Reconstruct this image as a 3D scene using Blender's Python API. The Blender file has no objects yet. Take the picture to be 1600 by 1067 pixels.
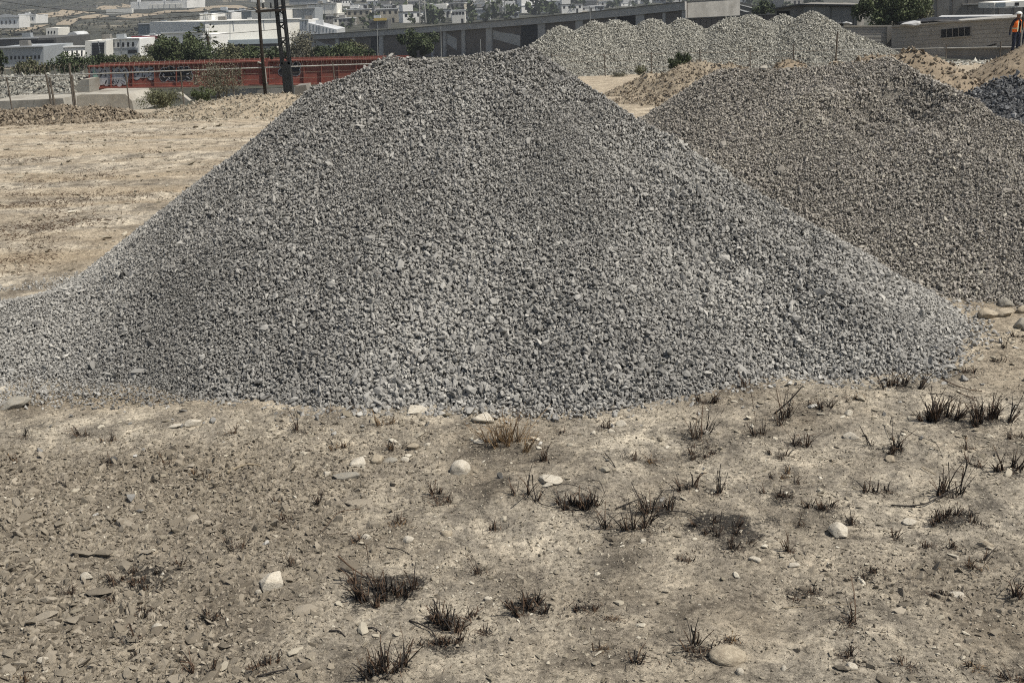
import bpy, bmesh, math, random
import numpy as np
from mathutils import Vector, Matrix, Euler

random.seed(7)
rng = np.random.default_rng(11)
scene = bpy.context.scene
COL = scene.collection

# ------------------------------------------------------------------ camera
FPX, CAMH = 1600.0, 2.5
PITCH, ROLL = math.radians(18.8), math.radians(2.2)
_f = np.array([0, math.cos(PITCH), -math.sin(PITCH)])
_r0 = np.array([1.0, 0, 0])
_u0 = np.array([0, math.sin(PITCH), math.cos(PITCH)])
_r = math.cos(ROLL)*_r0 - math.sin(ROLL)*_u0
_u = math.cos(ROLL)*_u0 + math.sin(ROLL)*_r0
CAM = np.array([0, 0, CAMH])
cam_data = bpy.data.cameras.new('camera')
cam = bpy.data.objects.new('camera', cam_data)
COL.objects.link(cam)
M = Matrix(((_r[0], _u[0], -_f[0], 0), (_r[1], _u[1], -_f[1], 0), (_r[2], _u[2], -_f[2], CAMH), (0, 0, 0, 1)))
cam.matrix_world = M
cam_data.sensor_width = 36.0
cam_data.lens = 36.0
cam_data.clip_start = 0.05
cam_data.clip_end = 9000
scene.camera = cam

# ------------------------------------------------------------------ sky, sun, exposure
SUN_DIR = Vector((0.50, -0.14, 0.86)).normalized()          # towards the sun
w = bpy.data.worlds.new('World'); scene.world = w; w.use_nodes = True
nt = w.node_tree; nt.nodes.clear()
sky = nt.nodes.new('ShaderNodeTexSky'); sky.sky_type = 'NISHITA'; sky.sun_disc = False
sky.sun_elevation = math.asin(SUN_DIR.z)
sky.sun_rotation = math.atan2(SUN_DIR.x, SUN_DIR.y)
sky.dust_density = 2.0; sky.air_density = 1.0
bg = nt.nodes.new('ShaderNodeBackground'); bg.inputs[1].default_value = 0.06
wo = nt.nodes.new('ShaderNodeOutputWorld')
nt.links.new(sky.outputs[0], bg.inputs[0]); nt.links.new(bg.outputs[0], wo.inputs[0])
sl = bpy.data.lights.new('sun', 'SUN'); sl.energy = 5.0; sl.angle = math.radians(0.53); sl.color = (1.0, 0.95, 0.865)
so = bpy.data.objects.new('sun', sl); COL.objects.link(so)
so.rotation_euler = SUN_DIR.to_track_quat('Z', 'Y').to_euler()
so.location = (10, 10, 40)
vs = scene.view_settings
vs.view_transform = 'Standard'; vs.look = 'None'; vs.exposure = 0.44; vs.gamma = 1.0; vs.use_curve_mapping = False
scene.render.engine = 'CYCLES'
cy = scene.cycles
cy.max_bounces = 5; cy.diffuse_bounces = 3; cy.glossy_bounces = 2; cy.transmission_bounces = 2; cy.volume_bounces = 0; cy.transparent_max_bounces = 4
cy.use_adaptive_sampling = True; cy.adaptive_threshold = .02; cy.adaptive_min_samples = 32
cy.filter_width = 1.1; cy.use_denoising = False; cy.caustics_reflective = False; cy.caustics_refractive = False

# ------------------------------------------------------------------ small maths
def ray(x, y):
    return _f + _r*((x-800)/FPX) - _u*((y-533.5)/FPX)
def at(x, y, Y):
    """point on the sight line of photo pixel x,y at ground distance Y in front of the camera"""
    d = ray(x, y); return CAM + d*(Y/d[1])
_perm = np.random.default_rng(3).permutation(1024).astype(np.int32)
_ga = np.random.default_rng(4).uniform(0, 2*math.pi, 1024)
_gc, _gs = np.cos(_ga).astype(np.float32), np.sin(_ga).astype(np.float32)
def noise2(x, y, seed=0):
    """gradient noise"""
    x = np.asarray(x, float); y = np.asarray(y, float)
    x0 = np.floor(x); y0 = np.floor(y)
    fx = (x-x0).astype(np.float32); fy = (y-y0).astype(np.float32)
    ix = x0.astype(np.int32); iy = y0.astype(np.int32)+seed*37
    u = fx*fx*fx*(fx*(fx*6-15)+10); v = fy*fy*fy*(fy*(fy*6-15)+10)
    pa = _perm[ix & 1023]; pb = _perm[(ix+1) & 1023]
    def g(p, dy, dx_):
        h = _perm[(p+iy+dy) & 1023]
        return _gc[h]*dx_ + _gs[h]*(fy-dy if dy else fy)
    a = g(pa, 0, fx); b = g(pb, 0, fx-1); c = g(pa, 1, fx); d = g(pb, 1, fx-1)
    a += (b-a)*u; c += (d-c)*u
    return a + (c-a)*v
def fbm(x, y, oct=4, seed=0, gain=0.5):
    s = 0; a = 1.0
    for i in range(oct):
        s = s + a*noise2(x*2**i+i*17.3, y*2**i-i*9.1, seed+i); a *= gain
    return s
def sstep(a, b, x):
    t = np.clip((x-a)/(b-a), 0, 1); return t*t*(3-2*t)

# ------------------------------------------------------------------ terrain
KY = np.array([-60, 12, 28, 47, 78, 170, 250, 420, 560, 700, 900, 1400, 2200, 4000.])
KZ = np.array([0, 0, -.32, -1.2, -3.4, -6.8, -8.6, -8.2, -6.0, -1.5, 7, 48, 130, 300.])
def macro(x, y):
    x = np.asarray(x, float); y = np.asarray(y, float)
    z = np.interp(y, KY, KZ)
    z = z - 0.95*sstep(29.5, 34, y)*(1-sstep(72, 95, y))*(1-sstep(-6, 1, x))
    if y.max() > 200: z = z + sstep(200, 900, y)*fbm(x/160, y/160, 4, 5)*16
    return z
TRACKS = [(11.6, -.02), (13.6, .05), (15.6, -.03), (18.4, .02), (21.5, -.04)]   # wheel tracks over the field: distance, slope
SOOT = []      # (x, y, rx, ry, strength) burnt patches
def roughness(x, y):
    """0..1 how broken the soil is: crumbly at lower left, packed elsewhere"""
    n = fbm(x*0.9+3, y*0.9, 3, 21)
    a = sstep(0.1, -1.5, x)*(1-sstep(5.1, 6.3, y))
    b = np.exp(-(((x-1.6)/.7)**2+((y-3.9)/.35)**2))*.5
    return np.clip(a*0.9+b+n*0.55*(y < 7), 0, 1)
def ground_z(x, y):
    x = np.asarray(x, float); y = np.asarray(y, float)
    z = macro(x, y)
    r = roughness(x, y)
    near = 1-sstep(9, 40, y)
    z = z + near*(0.045*fbm(x*.8, y*.8, 3, 1) + 0.010*fbm(x*5, y*5, 3, 2)*(0.5+r))
    fine = 1-sstep(6, 14, y)
    rid = 1-np.abs(noise2(x*11, y*15, 31))*2.4
    z = z + fine*(0.0085*fbm(x*22, y*22, 3, 3, .6)*(0.45+1.2*r) + 0.013*r*rid)
    # wheel ruts in the field behind
    for (y0, sl_) in TRACKS:
        z = z - 0.04*sstep(-1.5, -4, x)*np.exp(-((np.abs(y-(y0+sl_*x))-.8)/.16)**2)*(.5+noise2(x*.3+y0, y*.3, 17))
    z = z + (y > 9)*near*0.03*fbm(x*.7, y*3.2, 3, 8)*sstep(0, -4, x)
    # track where the wheels ran, at the left toe
    z = z - 0.02*np.exp(-((y-(6.05-.06*x+.28))/.16)**2)*sstep(-1.4, -2.2, x)
    return z
def gz1(x, y):
    return float(ground_z(np.array([x]), np.array([y]))[0])
def hit(px, py, ymax=4000):
    """where the sight line of a photo pixel meets the terrain"""
    d = ray(px, py)
    P = CAM[None, :] + d[None, :]*(HITY/d[1])[:, None]
    g = P[:, 2] - macro(P[:, 0], P[:, 1])
    below = g <= 0
    if not below.any(): return P[-1]
    i = int(np.argmax(below))
    if i == 0: return P[0]
    t = g[i-1]/(g[i-1]-g[i])
    return P[i-1]+(P[i]-P[i-1])*t
HITY = np.concatenate([np.geomspace(2, 60, 260), np.geomspace(60.5, 4000, 420)])

# ------------------------------------------------------------------ materials
MATS = {}
def newmat(name, rough=0.9, spec=0.2):
    m = bpy.data.materials.new(name); m.use_nodes = True
    n = m.node_tree.nodes; l = m.node_tree.links
    b = n['Principled BSDF']; b.inputs['Roughness'].default_value = rough
    b.inputs['Specular IOR Level'].default_value = spec
    MATS[name] = m
    return m, n, l, b
def ramp(n, stops):
    r = n.new('ShaderNodeValToRGB'); e = r.color_ramp.elements
    while len(e) < len(stops): e.new(0.5)
    for i, (p, c) in enumerate(stops):
        e[i].position = p; e[i].color = (*c, 1)
    return r
def texn(n, l, kind, scale, coord='Object', **kw):
    tc = n.new('ShaderNodeTexCoord')
    t = n.new('ShaderNodeTex'+kind)
    t.inputs['Scale'].default_value = scale
    for k, v in kw.items():
        t.inputs[k].default_value = v
    l.new(tc.outputs[coord], t.inputs['Vector'])
    return t
def bumpn(n, l, src, b, strength=.5, dist=.01, prev=None):
    bp = n.new('ShaderNodeBump'); bp.inputs['Strength'].default_value = strength
    bp.inputs['Distance'].default_value = dist
    l.new(src, bp.inputs['Height'])
    if prev is not None: l.new(prev.outputs[0], bp.inputs['Normal'])
    l.new(bp.outputs[0], b.inputs['Normal'])
    return bp
def mixc(n, l, fac, a, b, mode='MIX'):
    m = n.new('ShaderNodeMix'); m.data_type = 'RGBA'; m.blend_type = mode
    for sock, v in ((m.inputs[0], fac), (m.inputs[6], a), (m.inputs[7], b)):
        if isinstance(v, (int, float)): sock.default_value = v
        elif isinstance(v, tuple): sock.default_value = (*v, 1)
        else: l.new(v, sock)
    return m.outputs[2]
def mapr(n, l, src, a, b, c=0., d=1.):
    m = n.new('ShaderNodeMapRange'); l.new(src, m.inputs[0])
    for i, v in enumerate((a, b, c, d)): m.inputs[i+1].default_value = v
    return m.outputs[0]
def simple(name, col, var=.25, scale=3., rough=.85, bump=.2, bdist=.01, coord='Object', spec=.2, metal=0., dirt=None, cover=(.5, .72)):
    """base colour with large and small variation, a little relief, optional grime colour"""
    m, n, l, b = newmat(name, rough, spec)
    b.inputs['Metallic'].default_value = metal
    t = texn(n, l, 'Noise', scale, coord, Detail=8., Roughness=.65)
    lo = tuple(c*(1-var) for c in col); hi = tuple(min(1, c*(1+var)) for c in col)
    r = ramp(n, [(.3, lo), (.7, hi)]); l.new(t.outputs[0], r.inputs[0])
    out = r.outputs[0]
    if dirt:
        t2 = texn(n, l, 'Noise', scale*.35, coord, Detail=6., Roughness=.7)
        out = mixc(n, l, mapr(n, l, t2.outputs[0], *cover), out, dirt)
    l.new(out, b.inputs['Base Color'])
    if bump: bumpn(n, l, t.outputs[0], b, bump, bdist)
    return m
def stone_mat(name, stops, nscale=30, nvar=.35, inst=True, bump=.35, bscale=160, bdist=.003, rough=.9):
    """colour picked per stone (attribute tint of the scattered stone, else object random), with mottling"""
    m, n, l, b = newmat(name, rough, .25)
    if inst:
        a = n.new('ShaderNodeAttribute'); a.attribute_type = 'INSTANCER'; a.attribute_name = 'tint'; src = a.outputs['Fac']
    else:
        a = n.new('ShaderNodeObjectInfo'); src = a.outputs['Random']
    r = ramp(n, stops); l.new(src, r.inputs[0])
    t = texn(n, l, 'Noise', nscale, 'Object', Detail=5., Roughness=.7)
    v = ramp(n, [(.25, (1-nvar,)*3), (.75, (1+nvar*.6,)*3)]); l.new(t.outputs[0], v.inputs[0])
    out = mixc(n, l, 1.0, r.outputs[0], v.outputs[0], 'MULTIPLY')
    l.new(out, b.inputs['Base Color'])
    t2 = texn(n, l, 'Noise', bscale, 'Object', Detail=4.)
    bumpn(n, l, t2.outputs[0], b, bump, bdist)
    return m

G = lambda v, w=1.0, k=1.0: (v*w, v, v*k)
GREY = [(0, (.075, .072, .066)), (.25, (.175, .169, .155)), (.55, (.285, .275, .252)), (.8, (.375, .362, .330)), (.93, (.43, .413, .375)), (1, (.48, .46, .41))]
BROWN = [(0, (.086, .079, .068)), (.25, (.202, .186, .160)), (.5, (.315, .293, .252)), (.62, (.31, .283, .249)), (.8, (.40, .37, .31)), (.92, (.44, .41, .34)), (1, (.50, .465, .385))]
DARK = [(0, (.045, .046, .047)), (.5, (.13, .133, .136)), (.85, (.22, .224, .226)), (1, (.32, .32, .31))]
PALE = [(0, (.11, .107, .093)), (.3, (.235, .228, .198)), (.6, (.35, .34, .295)), (.85, (.46, .445, .385)), (1, (.58, .56, .48))]
SOILC = [(0, (.125, .10, .073)), (.5, (.225, .185, .135)), (1, (.35, .30, .23))]
CLODC = [(0, (.13, .11, .083)), (.5, (.215, .186, .142)), (1, (.32, .28, .22))]
PEBC = [(0, (.16, .138, .10)), (.5, (.29, .255, .195)), (.85, (.42, .38, .30)), (1, (.55, .51, .42))]
stone_mat('grey_stone', GREY); stone_mat('grey_stone_single', GREY, inst=False)
stone_mat('brown_stone', BROWN); stone_mat('brown_stone_single', BROWN, inst=False)
stone_mat('dark_stone', DARK); stone_mat('pale_stone', PALE, 8, .3, True, .3, 40, .01)
stone_mat('soil_clod', SOILC); stone_mat('clod', CLODC, 60, .3); stone_mat('clod_single', CLODC, 40, .3, inst=False, bump=.6, bscale=120, bdist=.004)
stone_mat('pebble', PEBC, 60, .3); stone_mat('pebble_single', PEBC, 40, .3, inst=False)
stone_mat('rubble_single', [(0, (.22, .19, .14)), (1, (.46, .42, .34))], 4, .3, inst=False)

def core_mat(name, stops, scale, dist):
    """the packed fines under the loose stones: cell by cell colour and relief"""
    m, n, l, b = newmat(name, .95, .15)
    vo = texn(n, l, 'Voronoi', scale, 'Object')
    r = ramp(n, stops); l.new(vo.outputs['Color'], r.inputs[0])
    t = texn(n, l, 'Noise', .8, 'Object', Detail=5.)
    v = ramp(n, [(.3, (.62,)*3), (.7, (.95,)*3)]); l.new(t.outputs[0], v.inputs[0])
    l.new(mixc(n, l, 1.0, r.outputs[0], v.outputs[0], 'MULTIPLY'), b.inputs['Base Color'])
    bp = bumpn(n, l, mapr(n, l, vo.outputs['Distance'], 0, .7, 1, 0), b, 1.0, dist)
    vo2 = texn(n, l, 'Voronoi', scale*2.7, 'Object')
    bumpn(n, l, mapr(n, l, vo2.outputs['Distance'], 0, .7, 1, 0), b, .8, dist*.5, bp)
core_mat('grey_fines', GREY, 52, .016); core_mat('brown_fines', BROWN, 60, .014)
core_mat('dark_fines', DARK, 50, .015); core_mat('pale_fines', PALE, 9, .08)
core_mat('embankment_fines', PALE, 5, .10)

def ground_mat():
    m, n, l, b = newmat('dirt', .95, .12)
    t1 = texn(n, l, 'Noise', 1.05, 'Object', Detail=8., Roughness=.66, Distortion=.5)
    t2 = texn(n, l, 'Noise', 3.6, 'Object', Detail=9., Roughness=.74, Distortion=.6)
    t3 = texn(n, l, 'Noise', 30., 'Object', Detail=7., Roughness=.78)
    base = ramp(n, [(.34, (.20, .172, .134)), (.47, (.325, .287, .229)), (.60, (.455, .407, .327))]); l.new(t1.outputs[0], base.inputs[0])
    mid = ramp(n, [(.36, (.40, .40, .405)), (.46, (.80, .795, .79)), (.54, (1.14, 1.13, 1.1)), (.65, (1.5, 1.47, 1.41))]); l.new(t2.outputs[0], mid.inputs[0])
    c = mixc(n, l, 1.0, base.outputs[0], mid.outputs[0], 'MULTIPLY')
    fin = ramp(n, [(.34, (.36,)*3), (.5, (1.,)*3), (.66, (1.5,)*3)]); l.new(t3.outputs[0], fin.inputs[0])
    c = mixc(n, l, 1.0, c, fin.outputs[0], 'MULTIPLY')
    at1 = n.new('ShaderNodeAttribute'); at1.attribute_name = 'broken'
    c = mixc(n, l, mapr(n, l, at1.outputs['Fac'], 0, 1, 0, .6), c, mixc(n, l, 1.0, (.225, .190, .143), fin.outputs[0], 'MULTIPLY'))
    at2 = n.new('ShaderNodeAttribute'); at2.attribute_name = 'sand'
    sand = ramp(n, [(.34, (.235, .186, .127)), (.5, (.34, .278, .196)), (.68, (.45, .378, .275))]); l.new(t2.outputs[0], sand.inputs[0])
    sandc = mixc(n, l, .9, sand.outputs[0], fin.outputs[0], 'MULTIPLY')
    c = mixc(n, l, at2.outputs['Fac'], c, sandc)
    # specks of pale grit
    vo = texn(n, l, 'Voronoi', 62., 'Object')
    pick = n.new('ShaderNodeSeparateColor'); l.new(vo.outputs['Color'], pick.inputs[0])
    pk = n.new('ShaderNodeMath'); pk.operation = 'MULTIPLY'
    l.new(mapr(n, l, vo.outputs['Distance'], .30, .22), pk.inputs[0]); l.new(mapr(n, l, pick.outputs[0], .72, .78), pk.inputs[1])
    c = mixc(n, l, pk.outputs[0], c, mixc(n, l, pick.outputs[1], (.16, .14, .11), (.48, .43, .34)))
    at3 = n.new('ShaderNodeAttribute'); at3.attribute_name = 'soot'
    t5 = texn(n, l, 'Noise', 75., 'Object', Detail=4., Roughness=.8)
    # ash lies in specks: the burnt patch is where the fine noise falls under the patch strength
    sm = n.new('ShaderNodeMath'); sm.operation = 'SUBTRACT'; l.new(mapr(n, l, at3.outputs['Fac'], 0, 1, .22, .67), sm.inputs[0]); l.new(t5.outputs[0], sm.inputs[1])
    c = mixc(n, l, mapr(n, l, sm.outputs[0], -.05, .14, 0, .93), c, (.030, .028, .026))
    l.new(c, b.inputs['Base Color'])
    bp = bumpn(n, l, t3.outputs[0], b, 1.0, .022)
    bp2 = bumpn(n, l, pk.outputs[0], b, .6, .006, bp)
    t4 = texn(n, l, 'Noise', 140., 'Object', Detail=5., Roughness=.75)
    bumpn(n, l, t4.outputs[0], b, 1.0, .006, bp2)
    return m
ground_mat()
def hill_mat():
    m, n, l, b = newmat('dry_scrub', .95, .1)
    t1 = texn(n, l, 'Noise', .012, 'Object', Detail=9., Roughness=.7)
    t2 = texn(n, l, 'Noise', .16, 'Object', Detail=7., Roughness=.75)
    r = ramp(n, [(.36, (.045, .047, .038)), (.54, (.07, .07, .055)), (.60, (.20, .18, .14)), (.68, (.34, .31, .24))]); l.new(t1.outputs[0], r.inputs[0])
    v = ramp(n, [(.35, (.5,)*3), (.65, (1.35,)*3)]); l.new(t2.outputs[0], v.inputs[0])
    l.new(mixc(n, l, 1.0, r.outputs[0], v.outputs[0], 'MULTIPLY'), b.inputs['Base Color'])
    bumpn(n, l, t2.outputs[0], b, .6, 1.5)
hill_mat()
simple('soil', (.225, .182, .130), .35, 2.2, .95, .9, .06, spec=.1)
simple('sandy_soil', (.28, .235, .172), .3, 1.6, .95, .8, .05, spec=.1)
simple('pale_rock', (.47, .43, .355), .22, 9., .9, .6, .01, dirt=(.32, .28, .215), cover=(.46, .70))
simple('tan_rock', (.37, .32, .24), .25, 9., .9, .6, .01, dirt=(.25, .21, .155), cover=(.40, .60))
simple('grey_rock', (.24, .225, .19), .3, 9., .9, .6, .008, dirt=(.30, .26, .2))
simple('charred', (.030, .026, .023), .5, 40., .8, .3, .002)
simple('burnt_brown', (.085, .056, .037), .5, 40., .85, .3, .002)
simple('straw', (.22, .145, .075), .5, 40., .85, .3, .002)
simple('dry_stick', (.26, .215, .15), .4, 30., .85, .4, .002)
simple('red_paint', (.225, .072, .052), .28, .9, .75, .3, .01, dirt=(.17, .075, .055))
simple('graffiti_silver', (.36, .36, .37), .3, 4., .6, 0)
simple('graffiti_black', (.018, .018, .020), .3, 4., .7, 0)
simple('graffiti_mint', (.20, .33, .28), .3, 4., .7, 0)
simple('graffiti_white', (.66, .66, .66), .15, 4., .7, 0)
simple('dark_steel', (.020, .022, .023), .4, 2., .7, .2, .005)
simple('galvanised', (.30, .30, .28), .25, 3., .55, .1, .003, metal=.3)
simple('rusty_wire', (.16, .135, .11), .35, 5., .8, 0)
simple('post_rust', (.11, .095, .078), .35, 4., .85, .2, .004)
simple('creosote_wood', (.035, .029, .024), .45, 3., .9, .5, .01)
simple('concrete', (.33, .31, .265), .2, 1.2, .9, .4, .02, dirt=(.20, .18, .145))
simple('concrete_dark', (.20, .19, .17), .25, .8, .9, .4, .02, dirt=(.13, .122, .106))
simple('block_grey', (.29, .28, .255), .2, .7, .9, .4, .02, dirt=(.19, .18, .16))
simple('brick_brown', (.15, .132, .115), .2, .5, .9, .3, .02, dirt=(.11, .098, .086))
simple('patch_grey', (.36, .355, .335), .12, .6, .9, .2, .02)
simple('fascia_grey', (.38, .37, .345), .15, .5, .9, .2, .02, dirt=(.28, .272, .25))
simple('shutter_dark', (.035, .038, .040), .2, 1., .6, .1, .01)
simple('void_dark', (.012, .013, .014), .2, 1., .8, 0)
simple('white_wall', (.80, .79, .75), .08, .12, .85, .1, .02, dirt=(.56, .555, .52))
simple('cream_wall', (.76, .74, .67), .06, .12, .85, .1, .02, dirt=(.66, .64, .57))
simple('grey_wall', (.30, .32, .33), .12, .1, .85, .1, .02, dirt=(.22, .235, .24))
simple('bluegrey_wall', (.19, .225, .245), .12, .1, .8, .1, .02)
simple('roof_metal', (.50, .51, .51), .15, .2, .5, .1, .02, dirt=(.36, .35, .33))
simple('roof_dusty', (.40, .365, .29), .2, .25, .85, .2, .02, dirt=(.26, .24, .2))
simple('roof_dark', (.10, .10, .095), .25, .3, .85, .2, .02)
simple('maroon_band', (.17, .028, .038), .15, .3, .7, 0)
simple('yellow_band', (.52, .38, .11), .15, .3, .7, 0)
simple('tarp_black', (.02, .02, .021), .4, 2., .55, .6, .05)
simple('tarp_white', (.40, .40, .39), .1, 2., .6, .4, .05)
simple('bark', (.075, .06, .045), .35, 5., .9, .5, .02)
simple('orange_vest', (.80, .17, .025), .12, 6., .8, .1, .004)
simple('reflective', (.62, .60, .40), .1, 6., .4, 0)
simple('navy_cloth', (.014, .018, .034), .3, 10., .9, .2, .004)
simple('dark_cloth', (.022, .02, .022), .3, 10., .9, .2, .004)
simple('skin', (.20, .105, .065), .1, 10., .6, 0)
simple('hat_white', (.62, .62, .58), .06, 10., .4, 0)
def leaf_mat(name, a, bcol):
    m, n, l, b = newmat(name, .7, .2)
    t = texn(n, l, 'Noise', 1.4, 'Object', Detail=3.)
    r = ramp(n, [(.3, a), (.7, bcol)]); l.new(t.outputs[0], r.inputs[0])
    l.new(r.outputs[0], b.inputs['Base Color'])
leaf_mat('leaf_green', (.045, .060, .026), (.11, .13, .06))
leaf_mat('leaf_dark', (.036, .048, .022), (.08, .10, .048))
leaf_mat('leaf_olive', (.075, .078, .042), (.15, .15, .085))
leaf_mat('leaf_grey', (.085, .082, .055), (.165, .155, .11))
leaf_mat('palm_leaf', (.035, .045, .02), (.085, .095, .045))

# ------------------------------------------------------------------ object helpers
def link(o, parent=None):
    COL.objects.link(o)
    if parent is not None: o.parent = parent
    return o
def meshobj(name, v, f, mat, parent=None, smooth=False):
    me = bpy.data.meshes.new(name)
    me.from_pydata([tuple(map(float, p)) for p in v], [], f)
    if mat: me.materials.append(MATS[mat])
    if smooth: me.polygons.foreach_set('use_smooth', [True]*len(me.polygons))
    me.update()
    return link(bpy.data.objects.new(name, me), parent)
def bmobj(name, bm, mat, parent=None, smooth=False):
    me = bpy.data.meshes.new(name); bm.to_mesh(me); bm.free()
    for k in (mat if isinstance(mat, (list, tuple)) else [mat]): me.materials.append(MATS[k])
    if smooth: me.polygons.foreach_set('use_smooth', [True]*len(me.polygons))
    return link(bpy.data.objects.new(name, me), parent)
def empty(name, loc=(0, 0, 0), parent=None):
    o = bpy.data.objects.new(name, None); o.location = tuple(map(float, loc)); o.empty_display_size = .2
    return link(o, parent)
def tag(o, label=None, cat=None, group=None, kind=None):
    if label: o['label'] = label
    if cat: o['category'] = cat
    if group: o['group'] = group
    if kind: o['kind'] = kind
    return o
class MB:
    """collects solids; origin o is subtracted so that children sit under an Empty at o"""
    def __init__(s, o=(0, 0, 0)): s.v = []; s.f = []; s.o = np.array(o, float)
    def add(s, v, f):
        b = len(s.v); s.v += [tuple(np.array(p, float)-s.o) for p in v]; s.f += [tuple(b+i for i in q) for q in f]; return s
    def prism(s, poly, d):
        """polygon extruded by vector d (both ends closed)"""
        poly = [np.array(p, float) for p in poly]; d = np.array(d, float); n = len(poly)
        v = poly+[p+d for p in poly]
        f = [tuple(range(n)), tuple(range(2*n-1, n-1, -1))]
        f += [(i, i+n, (i+1) % n+n, (i+1) % n) for i in range(n)]
        return s.add(v, f)
    def box(s, c, sz, rz=0.):
        c = np.array(c, float); h = np.array(sz, float)/2; ca, sa = math.cos(rz), math.sin(rz)
        p = [(-h[0], -h[1]), (h[0], -h[1]), (h[0], h[1]), (-h[0], h[1])]
        p = [(c[0]+x*ca-y*sa, c[1]+x*sa+y*ca, c[2]-h[2]) for x, y in p]
        return s.prism(p[::-1], (0, 0, sz[2]))
    def tube(s, pts, r, n=6, r1=None):
        pts = [np.array(p, float) for p in pts]; k = len(pts); r1 = r if r1 is None else r1
        v = []; f = []
        for i, p in enumerate(pts):
            t = pts[min(i+1, k-1)]-pts[max(i-1, 0)]; t = t/(np.linalg.norm(t)+1e-9)
            a = np.cross(t, (0, 0, 1.)) if abs(t[2]) < .9 else np.cross(t, (1., 0, 0)); a /= np.linalg.norm(a); b = np.cross(t, a)
            rr = r+(r1-r)*i/max(1, k-1)
            for j in range(n):
                an = 2*math.pi*j/n; v.append(p+(a*math.cos(an)+b*math.sin(an))*rr)
        for i in range(k-1):
            for j in range(n): f.append((i*n+j, i*n+(j+1) % n, (i+1)*n+(j+1) % n, (i+1)*n+j))
        f.append(tuple(range(n))[::-1]); f.append(tuple((k-1)*n+j for j in range(n)))
        return s.add(v, f)
    def build(s, name, mat, parent=None, smooth=False):
        return meshobj(name, s.v, s.f, mat, parent, smooth)
class Wall:
    """a vertical plane standing between two sight lines; pixels of the facade are found on it"""
    def __init__(s, xl, Yl, xr, Yr, y=60):
        a = at(xl, y, Yl); b = at(xr, y, Yr); s.a = a; s.b = b
        d = b-a; d[2] = 0; s.d = d/np.linalg.norm(d); s.n = np.array([s.d[1], -s.d[0], 0])   # towards the camera
        if s.n[1] > 0: s.n = -s.n
    def p(s, x, y):
        d = ray(x, y); t = np.dot(s.a-CAM, s.n)/np.dot(d, s.n); return CAM+d*t
    def poly(s, px): return [s.p(*q) for q in px]
def rect(x0, y0, x1, y1, tilt=0.0):
    """pixel rectangle whose horizontals follow the slight roll of the photo"""
    return [(x0, y0), (x1, y0-tilt*(x1-x0)), (x1, y1-tilt*(x1-x0)), (x0, y1)]

# stones: convex hulls of random points, so every face is a fracture plane
def hull_mesh(name, mat, npts, flat, seed, elong=1.0, jitter=.25):
    r = np.random.default_rng(seed); bm = bmesh.new()
    for i in range(npts):
        p = r.normal(size=3); p /= np.linalg.norm(p); p *= 1+r.uniform(-jitter, jitter)
        bm.verts.new((p[0]*.5*elong, p[1]*.5, p[2]*.5*flat))
    res = bmesh.ops.convex_hull(bm, input=bm.verts)
    bmesh.ops.delete(bm, geom=list({e for e in res['geom_interior'] if isinstance(e, bmesh.types.BMVert)}), context='VERTS')
    bmesh.ops.recalc_face_normals(bm, faces=bm.faces)
    me = bpy.data.meshes.new(name); bm.to_mesh(me); bm.free()
    me.materials.append(MATS[mat])
    return me
def pebble_mesh(name, mat, seed, flat=.62, sub=1):
    r = np.random.default_rng(seed); bm = bmesh.new()
    bmesh.ops.create_icosphere(bm, subdivisions=sub+1, radius=.5)
    k = r.normal(size=(6, 3)); k /= np.linalg.norm(k, axis=1)[:, None]; lim = r.uniform(.32, .46, 6)
    for v in bm.verts:
        p = np.array(v.co)
        for q, li in zip(k, lim):
            e = p@q-li
            if e > 0: p = p-q*e*.85
        v.co = (p[0]*r.uniform(.97, 1.03)*1.15, p[1]*.95, p[2]*flat)
    me = bpy.data.meshes.new(name); bm.to_mesh(me); bm.free()
    me.materials.append(MATS[mat]); me.polygons.foreach_set('use_smooth', [True]*len(me.polygons))
    return me
def stone_set(mat, n=10, kind='hull', flat=(.45, .8), npts=(9, 14), seed=0):
    c = bpy.data.collections.new('stones_'+mat); ms = []
    for i in range(n):
        r = random.Random(seed+i)
        if kind == 'hull': me = hull_mesh('stone', mat, r.randint(*npts), r.uniform(*flat), seed*100+i, r.uniform(1., 1.5))
        else: me = pebble_mesh('pebble', mat, seed*100+i, r.uniform(*flat))
        o = bpy.data.objects.new('stone_source', me); c.objects.link(o); ms.append(me)
    return c, ms
_groups = {}
def scatter_tree(coll):
    if coll.name in _groups: return _groups[coll.name]
    g = bpy.data.node_groups.new('scatter_'+coll.name, 'GeometryNodeTree')
    g.interface.new_socket('Geometry', in_out='INPUT', socket_type='NodeSocketGeometry')
    g.interface.new_socket('Geometry', in_out='OUTPUT', socket_type='NodeSocketGeometry')
    N = g.nodes; L = g.links
    gi = N.new('NodeGroupInput'); go = N.new('NodeGroupOutput')
    ip = N.new('GeometryNodeInstanceOnPoints'); ci = N.new('GeometryNodeCollectionInfo')
    ci.inputs['Collection'].default_value = coll; ci.inputs['Separate Children'].default_value = True; ci.inputs['Reset Children'].default_value = True
    def na(nm, ty):
        q = N.new('GeometryNodeInputNamedAttribute'); q.data_type = ty; q.inputs['Name'].default_value = nm; return q.outputs['Attribute']
    er = N.new('FunctionNodeEulerToRotation')
    L.new(gi.outputs[0], ip.inputs['Points']); L.new(ci.outputs[0], ip.inputs['Instance'])
    ip.inputs['Pick Instance'].default_value = True
    L.new(na('pick', 'INT'), ip.inputs['Instance Index'])
    L.new(na('rot', 'FLOAT_VECTOR'), er.inputs[0]); L.new(er.outputs[0], ip.inputs['Rotation'])
    L.new(na('scl', 'FLOAT_VECTOR'), ip.inputs['Scale'])
    L.new(ip.outputs[0], go.inputs[0])
    _groups[coll.name] = g
    return g
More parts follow.
